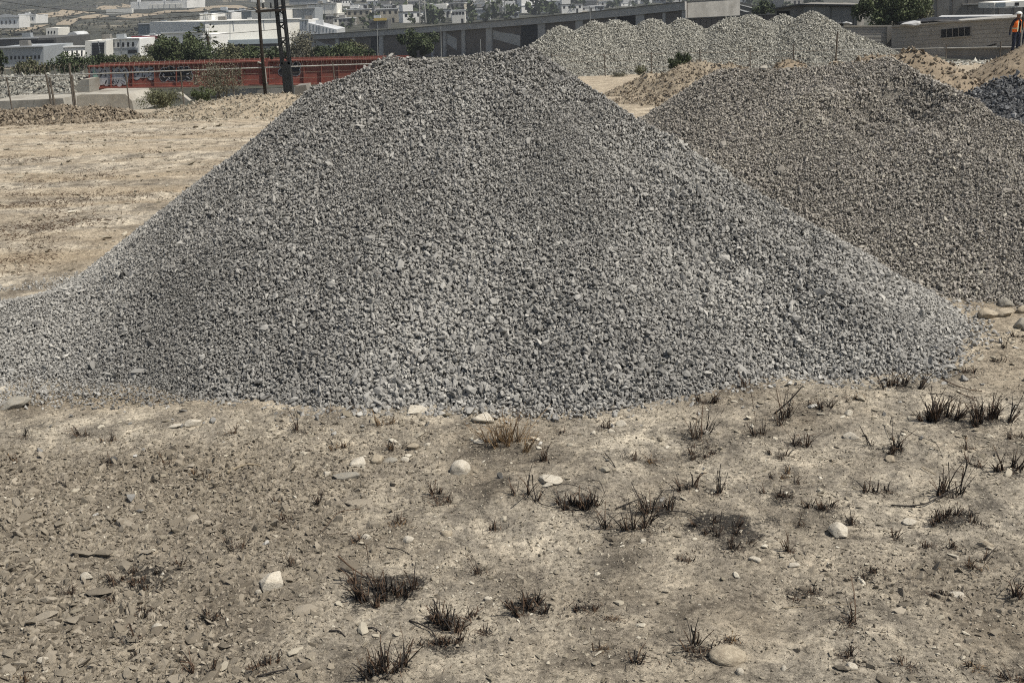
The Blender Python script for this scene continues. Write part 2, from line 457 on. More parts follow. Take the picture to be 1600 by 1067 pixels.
def scatter(name, P, R, S, T, coll, parent=None, seed=0):
    n = len(P); me = bpy.data.meshes.new(name)
    me.vertices.add(n); me.vertices.foreach_set('co', np.asarray(P, np.float32).ravel())
    def attr(nm, ty, arr, key):
        a = me.attributes.new(nm, ty, 'POINT'); a.data.foreach_set(key, arr)
    attr('rot', 'FLOAT_VECTOR', np.asarray(R, np.float32).ravel(), 'vector')
    S = np.asarray(S, np.float32); S = np.repeat(S[:, None], 3, 1) if S.ndim == 1 else S
    attr('scl', 'FLOAT_VECTOR', S.ravel(), 'vector')
    attr('tint', 'FLOAT', np.clip(np.asarray(T, np.float32), 0, 1), 'value')
    attr('pick', 'INT', np.random.default_rng(seed).integers(0, len(coll.objects), n).astype(np.int32), 'value')
    o = link(bpy.data.objects.new(name, me), parent)
    md = o.modifiers.new('scatter', 'NODES'); md.node_group = scatter_tree(coll)
    o['kind'] = 'stuff'
    return o
def lay_rot(nx, ny, nz, spread, r):
    """euler angles that lay flat stones on a slope of normal n, jittered, spun at random"""
    n = len(nx)
    rx = np.arctan2(-ny, nz); ry = np.arctan2(nx, np.hypot(ny, nz))
    # rotation = Rx*Ry applied after a random spin Rz: euler XYZ order applies X first, so use small-angle tilt instead
    spin = r.uniform(0, 2*math.pi, n)
    ca, sa = np.cos(spin), np.sin(spin)
    # tilt expressed in the spun frame: R = Rz(spin) * Ry(b) * Rx(a) (Blender XYZ)
    lx = nx*ca+ny*sa; ly = -nx*sa+ny*ca
    b = np.arctan2(lx, nz); a = np.arctan2(-ly, np.hypot(lx, nz))
    return np.stack([a+r.normal(0, spread, n), b+r.normal(0, spread, n), spin], -1)
def slope_normal(fn, x, y, e=.03):
    gx = (fn(x+e, y)-fn(x-e, y))/(2*e); gy = (fn(x, y+e)-fn(x, y-e))/(2*e)
    k = 1/np.sqrt(1+gx*gx+gy*gy)
    return -gx*k, -gy*k, k
def grid_obj(name, fn, x0, x1, y0, y1, step, keep, mat, parent=None, smooth=True, fit=False):
    """height field clipped to where keep(x,y,z) holds"""
    gx = np.arange(x0, x1+step, step); gy = np.arange(y0, y1+step, step)
    X, Y = np.meshgrid(gx, gy); Z = fn(X, Y); K = keep(X, Y, Z)
    idx = -np.ones(X.shape, int)
    q = K[:-1, :-1] & K[1:, :-1] & K[:-1, 1:] & K[1:, 1:]
    use = np.zeros(X.shape, bool)
    use[:-1, :-1] |= q; use[1:, :-1] |= q; use[:-1, 1:] |= q; use[1:, 1:] |= q
    idx[use] = np.arange(use.sum())
    a = idx[:-1, :-1][q]; b = idx[:-1, 1:][q]; c = idx[1:, 1:][q]; d = idx[1:, :-1][q]
    me = bpy.data.meshes.new(name)
    V = np.stack([X[use], Y[use], Z[use]], -1)
    me.from_pydata(V.tolist(), [], np.stack([a, b, c, d], -1).tolist())
    me.materials.append(MATS[mat]); me.polygons.foreach_set('use_smooth', [smooth]*len(me.polygons))
    return link(bpy.data.objects.new(name, me), parent)
def cone(X, Y, a, b, ha, hb, s):
    """ridge from a to b with crest heights ha..hb and flanks of slope s"""
    dx, dy = b[0]-a[0], b[1]-a[1]; L = dx*dx+dy*dy+1e-9
    t = np.clip(((X-a[0])*dx+(Y-a[1])*dy)/L, 0, 1)
    return ha+(hb-ha)*t-s*np.hypot(X-a[0]-t*dx, Y-a[1]-t*dy)
def smax(k, *zs):
    m = np.max(zs, 0)
    return m+k*np.log(sum(np.exp((z-m)/k) for z in zs))

# ================================================================== burnt grass layout (photo x, y of the base, height px, width px, style)
TUFTS = [
 (472,676,32,16,'char'),(516,645,10,12,'brown'),(553,638,12,16,'char'),(605,662,20,30,'brown'),(530,697,13,28,'brown'),(610,697,20,22,'brown'),
 (683,777,27,42,'char'),(690,787,14,26,'char'),(436,789,13,24,'brown'),(495,791,22,10,'char'),(790,690,54,58,'straw'),(773,825,18,18,'char'),
 (616,822,20,26,'brown'),(450,819,14,16,'char'),(37,685,14,14,'char'),(25,717,13,14,'brown'),(131,682,16,18,'char'),(170,727,15,12,'char'),
 (312,742,18,26,'brown'),(360,680,16,18,'brown'),(255,728,14,24,'brown'),
 (818,778,44,44,'char'),(905,790,28,64,'char'),(945,672,18,20,'char'),(1093,690,36,40,'char'),(1090,714,18,46,'char'),(1103,634,34,36,'char'),
 (1163,606,26,24,'char'),(1185,682,20,26,'char'),(988,720,18,28,'char'),(1022,724,14,18,'brown'),(1074,760,26,34,'char'),(1119,769,34,20,'char'),
 (1030,792,40,54,'char'),(1000,824,40,48,'char'),(950,824,30,22,'char'),(1128,826,18,74,'char'),(873,672,11,14,'char'),(845,722,22,18,'char'),
 (1222,662,46,34,'char'),(1245,693,30,28,'char'),(1216,716,20,38,'char'),(1280,637,22,36,'char'),(1511,580,14,22,'char'),(1405,606,28,52,'char'),
 (1335,626,12,34,'brown'),(1468,656,42,60,'char'),(1546,662,40,56,'char'),(1390,702,38,48,'char'),(1581,684,18,24,'char'),(1515,700,18,16,'brown'),
 (1523,724,20,22,'char'),(1581,738,34,44,'char'),(1367,764,28,24,'char'),(1391,764,14,12,'char'),(1488,772,44,40,'char'),(1486,806,16,60,'char'),
 (1284,790,24,44,'char'),(1222,746,14,48,'brown'),(1220,776,13,50,'char'),(1256,816,16,16,'char'),(1331,812,20,12,'char'),(1401,834,20,14,'char'),
 (1540,818,12,18,'char'),(1234,858,28,22,'char'),(1420,1050,16,22,'char'),(215,997,30,24,'char'),(222,905,14,100,'char'),(104,926,16,18,'char'),
 (222,960,16,26,'char'),(326,966,22,26,'char'),(318,1052,40,36,'char'),(395,1044,28,22,'char'),(370,864,16,36,'char'),(212,1028,13,10,'char'),
 (38,1062,18,32,'brown'),(418,1034,24,40,'char'),(453,887,18,16,'char'),(562,848,24,30,'brown'),(600,930,34,98,'char'),(704,974,32,56,'char'),
 (755,990,16,16,'char'),(602,1046,46,64,'char'),(694,1008,16,62,'char'),(750,893,18,20,'char'),(824,950,28,56,'char'),(915,950,22,34,'char'),
 (1068,872,20,32,'char'),(1000,1035,22,28,'char'),(1094,1024,32,52,'char'),(941,1016,18,14,'brown'),(1148,856,16,30,'char'),(1138,1006,14,26,'brown'),
 (1530,884,20,30,'brown'),(1365,892,14,20,'char'),(1352,902,12,16,'char'),(1490,850,12,10,'char'),(1462,926,14,32,'char'),(1330,976,36,26,'char'),
 (1236,930,18,24,'char'),(1272,928,14,18,'char'),(1326,1027,20,22,'char'),(1524,1042,16,18,'brown'),(1591,930,30,18,'char'),(1590,1058,28,30,'char'),
 (1450,848,12,12,'char'),(960,968,10,14,'brown'),(170,688,12,18,'brown'),(1105,708,10,40,'char'),
 (1558,566,12,16,'char'),(1590,526,12,18,'char'),(1568,545,16,10,'char'),
]
TUFT_W = []
for (px, py, h, wd, st) in TUFTS:
    p = hit(px, py); k = np.linalg.norm(p-CAM)/FPX
    TUFT_W.append((p[0], p[1], h*k*1.5, wd*k*1.12, st))
    if st == 'char': SOOT.append((p[0], p[1], max(.06, wd*k*.75), max(.06, wd*k*.75)*.9, min(.85, .36+.009*wd)))
for (px, py, rx, ry, s) in [(1130,812,.32,.15,1.),(1160,830,.20,.12,.9),(1185,815,.16,.10,.7),(1075,796,.22,.07,.7),(612,912,.21,.13,.95),(220,902,.19,.07,.9),(700,968,.12,.09,.9),(830,952,.15,.09,.75),
        (905,800,.20,.09,.6),(1410,602,.20,.12,.85),(1485,800,.18,.10,.65),(1570,735,.15,.10,.6),(1060,800,.30,.10,.45),(1100,705,.13,.10,.6),(630,750,.3,.10,.3),(700,1010,.15,.06,.5),(340,1000,.15,.12,.4),(1350,940,.25,.12,.15)]:
    p = hit(px, py); SOOT.append((p[0], p[1], rx, ry, s))

# ================================================================== gravel heap shapes
def heap_main(X, Y):
    z = smax(.05, cone(X, Y, (-1.06, 9.12), (.20, 8.97), 2.0, 2.06, .70), cone(X, Y, (-.95, 9.1), (-1.66, 9.12), 2.0, 1.78, .70),
             cone(X, Y, (.26, 8.95), (2.40, 7.78), 2.02, .72, .62),
             cone(X, Y, (.2, 8.6), (.7, 7.2), 1.7, .82, .68),
             cone(X, Y, (1.2, 8.0), (2.36, 7.08), 1.20, .47, .60),
             cone(X, Y, (-1.33, 9.1), (-1.7, 8.4), 1.66, .82, .70),
             cone(X, Y, (-2.4, 8.7), (-4.0, 8.0), .47, .29, .22))
    ang = np.arctan2(Y-9, X+.4)
    z = z + .052*fbm(X*1.1, Y*1.1, 4, 41)*sstep(0, .4, z)
    z = z + (.030*noise2(ang*9, np.hypot(X+.4, Y-9)*.7, 44)+.018*noise2(ang*23, np.hypot(X+.4, Y-9)*1.4, 45))*sstep(0, .5, z)
    return z-.02
def heap_second(X, Y):
    z = smax(.07, cone(X, Y, (2.5, 12.1), (4.3, 11.7), 1.57, 1.63, .60),
             cone(X, Y, (4.3, 11.7), (5.3, 10.2), 1.64, 1.02, .55),
             cone(X, Y, (3.4, 11.3), (4.6, 9.4), 1.40, .85, .47))
    z = z + .04*fbm(X*1.2, Y*1.2, 4, 51)*sstep(0, .3, z)
    # bitten-into hollow with a broken lip near the crest
    u = (X-4.05)*.94+(Y-10.95)*.34; v = -(X-4.05)*.34+(Y-10.95)*.94
    lip = .10*fbm(u*3, v*3, 3, 57)
    bite = sstep(.34+lip*1.6, .26+lip*1.6, v)*sstep(-.75, .0, v)*sstep(-.75, -.55, u+lip)*sstep(.8, .35, u)
    z = z - .17*bite - .14*bite*np.clip(fbm(u*5, v*7, 3, 58), -.3, 1)
    u2 = (X-5.05)*.8+(Y-10.7)*.6; v2 = -(X-5.05)*.6+(Y-10.7)*.8
    z = z - .05*sstep(.1+lip, .05+lip, v2)*sstep(-.35, 0, v2)*sstep(-.5, -.3, u2)*sstep(.5, .2, u2)
    return z
def heap_dark(X, Y):
    z = smax(.06, cone(X, Y, (7.2, 15.2), (9.8, 15.6), 1.08, 1.22, .55), cone(X, Y, (7.4, 14.4), (8.3, 13.0), .95, .6, .5))
    u = X-7.6+.25*(Y-14)
    return z + .05*fbm(X*1.5, Y*1.5, 3, 61) - .13*sstep(.0, .08, noise2(u*1.2, Y*2.6, 63)-.18)*sstep(.1, .4, z)*(Y > 13.4)

# ================================================================== ground sheet
ys = np.concatenate([np.linspace(-40, 0, 9), np.linspace(.6, 2.3, 6), np.geomspace(2.45, 12, 470), np.geomspace(12.15, 60, 150)])
sdense = np.linspace(-1, 1, 620)
s_all = np.concatenate([-np.geomspace(8, 1.03, 26), sdense, np.geomspace(1.03, 8, 26)])
def sheet(name, ys, s, mat, fn):
    Wd = np.where(ys > 0, .60*ys+.75, .75+.02*np.abs(ys))
    X = s[None, :]*Wd[:, None]; Y = np.repeat(ys[:, None], len(s), 1)
    Z = fn(X, Y); nr, nc = X.shape
    I = np.arange(nr*nc).reshape(nr, nc)
    F = np.stack([I[:-1, :-1], I[:-1, 1:], I[1:, 1:], I[1:, :-1]], -1).reshape(-1, 4)
    me = bpy.data.meshes.new(name)
    me.vertices.add(nr*nc); me.vertices.foreach_set('co', np.stack([X, Y, Z], -1).astype(np.float32).ravel())
    nf = len(F); me.loops.add(nf*4); me.loops.foreach_set('vertex_index', F.astype(np.int32).ravel())
    me.polygons.add(nf); me.polygons.foreach_set('loop_start', np.arange(0, nf*4, 4, dtype=np.int32))
    me.polygons.foreach_set('use_smooth', np.ones(nf, bool))
    me.update(calc_edges=True); me.validate()
    me.materials.append(MATS[mat])
    return link(bpy.data.objects.new(name, me)), X, Y, Z
ground, GX, GY, GZ = sheet('ground', ys, s_all, 'dirt', ground_z)
tag(ground, kind='structure')
soot = np.zeros(GX.shape)
for (x, y, rx, ry, s) in SOOT:
    m = (np.abs(GX-x) < rx*2.2) & (np.abs(GY-y) < ry*2.2)
    if not m.any(): continue
    d = np.sqrt(((GX[m]-x)/rx)**2+((GY[m]-y)/ry)**2)+.55*fbm(GX[m]*9, GY[m]*9, 3, 77)
    soot[m] = np.maximum(soot[m], s*sstep(1.15, .35, d))
field = sstep(8.2, 10.5, GY)*sstep(-.5, -3.0, GX)
n1 = fbm(GX*.5, GY*.28, 4, 81)
streak = fbm(GX*.15, (GY+.10*GX)*1.2, 4, 84)
sand = np.clip(field*(.52+2.0*streak-.5*np.exp(-((GY-12.2-.1*GX)/1.0)**2)-.35*np.exp(-((GY-17.5)/1.6)**2))+sstep(13, 18, GY)*sstep(0, 3, GX)*.8+sstep(.05, .35, n1)*.22*(GY < 8)+.75*np.exp(-((GY-(6.25-.06*GX+.1))/.3)**2)*sstep(-1.0, -1.8, GX)*sstep(-4.4, -2.4, GX), 0, 1)
sand = np.maximum(sand, .7*sstep(2.6, 3.4, GX)*sstep(5.6, 6.3, GY)*(GY < 9))
trk = np.zeros(GX.shape)
for (y0, sl_) in TRACKS: trk = np.maximum(trk, np.exp(-((np.abs(GY-(y0+sl_*GX))-.8)/.26)**2))
sand = np.clip(sand*(.75)+.6*trk*field*sstep(-.25, .2, fbm(GX*.35, GY*.35, 3, 88)), 0, 1)
for nm, arr in (('soot', soot), ('sand', sand), ('broken', roughness(GX, GY))):
    a = ground.data.attributes.new(nm, 'FLOAT', 'POINT'); a.data.foreach_set('value', np.clip(arr, 0, 1).astype(np.float32).ravel())
ys2 = np.concatenate([np.geomspace(60, 400, 60), np.geomspace(405, 4000, 90)])
hill, _, _, _ = sheet('hillside', ys2, np.concatenate([-np.geomspace(6, 1.03, 12), np.linspace(-1, 1, 200), np.geomspace(1.03, 6, 12)]), 'dry_scrub', lambda x, y: macro(x, y)-.004)
tag(hill, kind='structure')

# ================================================================== gravel heaps
C_GREY, M_GREY = stone_set('grey_stone', 16, 'hull', (.55, .95), (11, 18), 3)
_, M_GREY1 = stone_set('grey_stone_single', 12, 'hull', (.45, .8), (10, 16), 4)
C_BROWN, M_BROWN = stone_set('brown_stone', 10, 'hull', (.55, .95), (10, 15), 5)
_, M_BROWN1 = stone_set('brown_stone_single', 8, 'hull', (.45, .8), (10, 14), 6)
C_DARK, _ = stone_set('dark_stone', 8, 'hull', (.5, .85), (8, 12), 7)
C_PALE, _ = stone_set('pale_stone', 8, 'hull', (.55, .9), (8, 12), 8)
C_SOIL, _ = stone_set('soil_clod', 8, 'hull', (.55, .9), (9, 13), 9)
C_CLOD, M_CLOD = stone_set('clod', 14, 'hull', (.45, .85), (10, 16), 10)
_, M_CLOD1 = stone_set('clod_single', 16, 'hull', (.35, .75), (14, 24), 12)
C_PEB, _ = stone_set('pebble', 10, 'hull', (.45, .75), (12, 18), 13)
_, M_PEB1 = stone_set('pebble_single', 12, 'hull', (.4, .7), (18, 30), 14)
_, M_RUB = stone_set('rubble_single', 6, 'hull', (.5, .8), (9, 14), 16)

def place_stones(name, n, meshes, fn, bounds, parent, size, r, sink=.15, spread=.5, ok=None):
    """single stones as parts of their heap"""
    x0, x1, y0, y1 = bounds; k = 0; out = []
    while k < n:
        x = r.uniform(x0, x1); y = r.uniform(y0, y1)
        z = float(fn(np.array([x]), np.array([y]))[0])
        if ok and not ok(x, y, z): continue
        nx, ny, nz = slope_normal(fn, np.array([x]), np.array([y]))
        e = lay_rot(nx, ny, nz, spread, r)[0]
        s = size(x, y, r)
        o = bpy.data.objects.new(name, meshes[r.integers(len(meshes))]); link(o, parent)
        o.location = (x, y, z+s*sink); o.rotation_euler = tuple(map(float, e)); o.scale = (s*r.uniform(.9, 1.25), s*r.uniform(.8, 1.05), s)
        out.append(o); k += 1
    return out

def make_heap(name, fn, bounds, step, core, coll, n, size, tintf, seed, spill=.14, zoff=.026, parent_name='gravel', spread=.85, deep=1.1, front=None, base=macro):
    r = np.random.default_rng(seed)
    top = lambda X, Y: np.maximum(fn(X, Y), -.5)
    root = grid_obj(name, lambda X, Y: fn(X, Y)-zoff, bounds[0], bounds[1], bounds[2], bounds[3], step,
                    lambda X, Y, Z: Z > base(X, Y)-.07, core)
    x = r.uniform(bounds[0], bounds[1], n*6); y = r.uniform(bounds[2], bounds[3], n*6)
    h = fn(x, y)-base(x, y)
    keep = h > -spill*r.random(len(x))**2
    if front is not None: keep &= front(x, y)
    x = x[keep][:n]; y = y[keep][:n]
    z = np.maximum(fn(x, y), base(x, y))
    nx, ny, nz = slope_normal(lambda a, b: np.maximum(fn(a, b), base(a, b)), x, y)
    s = size(x, y, r)
    sc = np.stack([s*r.uniform(.85, 1.3, len(x)), s*r.uniform(.8, 1.1, len(x)), s*r.uniform(.75, 1.1, len(x))], -1)
    P = np.stack([x, y, z+s*r.uniform(-deep, .45, len(x))], -1)
    scatter(parent_name, P, lay_rot(nx, ny, nz, spread, r), sc, tintf(x, y, s, r), coll, root, seed)
    return root

# -- the large grey heap in front
def sz_main(x, y, r):
    n = len(x)
    coarse = 1+.26*sstep(.9, .05, heap_main(x, y))*sstep(-2.4, -.9, x)+.45*np.clip(fbm(x*1.1, y*1.1, 3, 91)+.1*noise2(np.arctan2(y-9, x+.4)*7, x*0, 97), -.45, .5)
    s = .0168*np.exp(r.normal(0, .34, n))*coarse
    s *= np.where(x < -2.3, .80, 1)*(1-.16*sstep(.7, 1.7, heap_main(x, y)))
    return np.clip(s, .007, .07)
def tint_main(x, y, s, r):
    ang = np.arctan2(y-9, x+.4)
    t = .58+r.normal(0, .125, len(x))+.20*fbm(x*.9, y*.9, 3, 92)+.16*noise2(ang*6, np.hypot(x+.4, y-9)*.5, 95)+.07*sstep(0, 2, x)-.07*sstep(-.3, -1.6, x)*sstep(-3.2, -2.2, x)+.10*sstep(-2.4, -3.4, x)
    t = np.where(r.random(len(x)) < .012, r.uniform(.88, 1., len(x)), t)
    return np.clip(t, .02, .97)
main_pile = make_heap('gravel_pile', heap_main, (-6.0, 4.6, 5.3, 12.4), .035, 'grey_fines', C_GREY, 290000, sz_main, tint_main, 101,
                      front=lambda x, y: y < 10.0)
tag(main_pile, 'large heap of crushed grey gravel filling the middle of the picture', 'gravel pile', 'gravel heaps')
_rm = np.random.default_rng(5)
place_stones('stone', 300, M_GREY1, heap_main, (-4.2, 3.3, 5.9, 8.6), main_pile,
             lambda x, y, r: float(np.clip(.042*math.exp(r.normal(0, .28)), .028, .09)), _rm, .12, .45,
             lambda x, y, z: z > .015 and _rm.random() < (.25+.75*(z < 1.0)))

# -- the brownish heap behind it to the right
sz2 = lambda x, y, r: np.clip(.0165*np.exp(r.normal(0, .36, len(x)))*(1+.25*fbm(x, y, 2, 93)), .008, .06)
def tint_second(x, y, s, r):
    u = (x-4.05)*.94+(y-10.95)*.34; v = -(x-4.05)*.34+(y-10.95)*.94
    damp_shade = sstep(.42, .2, v)*sstep(-.8, -.3, v)*sstep(-.8, -.5, u)*sstep(.8, .4, u)  # dug hollow: damp tone, plus shade put into the tint where shadow is weak
    t = .63+r.normal(0, .11, len(x))+.24*fbm(x*.8, y*.8, 3, 94)-.13*damp_shade*(.5+fbm(x*3, y*3, 2, 96))
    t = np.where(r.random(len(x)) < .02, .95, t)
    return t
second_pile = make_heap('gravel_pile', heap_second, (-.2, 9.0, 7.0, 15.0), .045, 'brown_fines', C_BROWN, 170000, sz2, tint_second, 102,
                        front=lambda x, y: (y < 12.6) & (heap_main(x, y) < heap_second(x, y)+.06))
tag(second_pile, 'broad brownish gravel heap right of the grey one, hollow dug near its crest', 'gravel pile', 'gravel heaps')
place_stones('stone', 70, M_BROWN1, heap_second, (2.0, 6.6, 7.8, 12.0), second_pile,
             lambda x, y, r: float(np.clip(.05*math.exp(r.normal(0, .3)), .035, .10)), _rm, .1, .5, lambda x, y, z: z > .02)

# -- the dark bluish heap at the right edge
sz3 = lambda x, y, r: np.clip(.035*np.exp(r.normal(0, .35, len(x))), .015, .09)
dark_pile = make_heap('gravel_pile', heap_dark, (4.5, 12.5, 11.0, 18.0), .06, 'dark_fines', C_DARK, 26000, sz3,
                      lambda x, y, s, r: .5+r.normal(0, .22, len(x)), 103, front=lambda x, y: y < 16.5)
tag(dark_pile, 'dark blue-grey gravel heap cut by the right edge of the picture', 'gravel pile', 'gravel heaps')

# -- row of pale ballast heaps beyond the fence
PEAKS = [(878, 43, 56, 'first'), (927, 36, 56.5, 'second'), (964, 31, 57, 'third'), (1019, 31, 57, 'fourth'), (1067, 31, 57, 'fifth'), (1142, 29, 56.5, 'sixth'), (1171, 24, 56.5, 'seventh'), (1222, 25, 57, 'eighth'), (1268, 20, 55.5, 'ninth')]
def far_heap(px, py, Y, i):
    c = at(px, py, Y); g = float(macro(c[0], c[1])); hgt = c[2]-g
    R = hgt/.70
    def fn(X, Yv):
        d = np.hypot(X-c[0], (Yv-c[1]))
        z = g+hgt+.10-np.sqrt((.70*d)**2+.12)*1.0+.24
        if i == 8:
            z = np.maximum(z, g+cone(X, Yv, (c[0], c[1]), (c[0]+4.6, c[1]-1.0), hgt-.1, .55, .55))
        if i == 0:
            z = np.maximum(z, g+cone(X, Yv, (c[0], c[1]), (c[0]-2.4, c[1]-1.0), hgt-.2, .8, .6))
        return z+.13*fbm(X*.7+i*5, Yv*.7, 4, 110+i)
    return fn, (c[0]-R*1.25, c[0]+R*1.9, c[1]-R*1.15, c[1]+R*.8), c
far_fns = [far_heap(px, py, Y, i) for i, (px, py, Y, _) in enumerate(PEAKS)]
for i, (px, py, Y, od) in enumerate(PEAKS):
    fn, b, c = far_fns[i]
    others = [far_fns[j][0] for j in (i-1, i+1, i-2, i+2) if 0 <= j < len(PEAKS)]
    nst = 11000
    def front(x, y, fn=fn, others=others, cy=c[1]):
        h = fn(x, y); k = y < cy+.9
        for o in others: k &= h > o(x, y)-.02
        return k
    root = make_heap('ballast_heap', fn, b, .16, 'pale_fines', C_PALE, nst, lambda x, y, r: np.clip(.070*np.exp(r.normal(0, .3, len(x))), .04, .16),
                     lambda x, y, s, r: .62+r.normal(0, .15, len(x)), 120+i, spill=.2, zoff=.07, parent_name='ballast', base=macro, front=front)
    wh = {0: 'leftmost of the row of pale ballast heaps, under the warehouse wall', 8: 'ninth and rightmost pale ballast heap, tallest, with a long slope to the right'}
    tag(root, wh.get(i, f'{od} from the left in the row of pale ballast heaps behind the fence'), 'ballast heap', 'row of pale ballast heaps')

# ================================================================== soil berms and mounds
def soil_mound(name, parts, mat, label, seed, step=.06, n=2500, csize=.06, amp=.12, cat='soil mound', group='heaps of loose soil', tintc=.45, coll=None):
    def fn(X, Y):
        zs = [cone(X, Y, a, b, ha, hb, s) for (a, b, ha, hb, s) in parts]
        z = smax(.08, *zs)
        g = macro(X, Y)
        return z + amp*fbm(X*1.6, Y*1.6, 4, seed)*1.3 + amp*.5*fbm(X*6, Y*6, 3, seed+3)*sstep(-.1, .4, z-g)
    R = max((max(p[2], p[3])+1.2)/p[4] for p in parts)
    xs = [q for p in parts for q in (p[0][0], p[1][0])]; yy = [q for p in parts for q in (p[0][1], p[1][1])]
    b = (min(xs)-R, max(xs)+R, min(yy)-R, max(yy)+R*.5)
    root = make_heap(name, fn, b, step, mat, coll or C_SOIL, n, lambda x, y, r: np.clip(csize*np.exp(r.normal(0, .55, len(x))), .012, csize*2.6),
                     lambda x, y, s, r: tintc+r.normal(0, .2, len(x)), seed, spill=.15, zoff=.01, parent_name='clods', base=macro, deep=.25)
    return tag(root, label, cat, group)
soil_mound('soil_mound', [((6.0, 17.4), (6.7, 17.0), 1.30, 1.36, .55), ((6.7, 17.0), (8.0, 16.2), 1.34, .62, .5), ((5.2, 18.0), (6.0, 17.4), 1.05, 1.3, .6)], 'soil',
           'long rubbly brown soil mound just behind the crest of the brownish heap', 201, n=9000, csize=.033, tintc=.5)
soil_mound('soil_mound', [((5.95, 22.0), (6.05, 22.0), 1.02, 1.02, .75), ((6.2, 21.8), (7.6, 21.0), .66, .75, .7)], 'soil',
           'small pointed brown soil mound in front of the pale ballast heaps', 205, n=5000, csize=.034)
soil_mound('soil_berm', [((3.9, 30.2), (5.4, 29.6), .02, .42, .45), ((5.4, 29.6), (6.4, 29.0), .45, .40, .5), ((3.2, 27.2), (5.2, 25.6), -.2, .1, .3)], 'sandy_soil',
           'low brown berm of soil and litter below the green bush and wire fence', 209, step=.08, n=8000, csize=.036, tintc=.62)
soil_mound('soil_mound', [((15.6, 31.0), (18.2, 31.0), .62, .9, .55)], 'soil',
           'smooth brown soil mound at the feet of the worker in the orange vest', 213, step=.1, n=2500, csize=.035, amp=.05)

# ================================================================== foreground: rocks, clods, pebbles, burnt grass, sticks
def rock_mesh(seed, sub=3, facets=9, rough=.035, soft=.8):
    r = np.random.default_rng(seed); bm = bmesh.new()
    bmesh.ops.create_icosphere(bm, subdivisions=sub, radius=1.0)
    k = r.normal(size=(facets, 3)); k /= np.linalg.norm(k, axis=1)[:, None]; lim = r.uniform(.50, .84, facets) if facets > 6 else r.uniform(.74, .92, facets)
    o = r.uniform(0, 50, 3)
    P = np.array([v.co for v in bm.verts])
    for q, li in zip(k, lim):
        e = np.maximum(P@q-li, 0)
        P = P-e[:, None]*q[None, :]*soft
    nn = fbm(P[:, 0]*2.2+o[0], P[:, 1]*2.2+P[:, 2]*1.7+o[1], 3, seed % 50)
    P = P*(1+rough*3*nn)[:, None]
    for v, p in zip(bm.verts, P): v.co = p
    me = bpy.data.meshes.new('rock'); bm.to_mesh(me); bm.free()
    me.polygons.foreach_set('use_smooth', [True]*len(me.polygons))
    return me
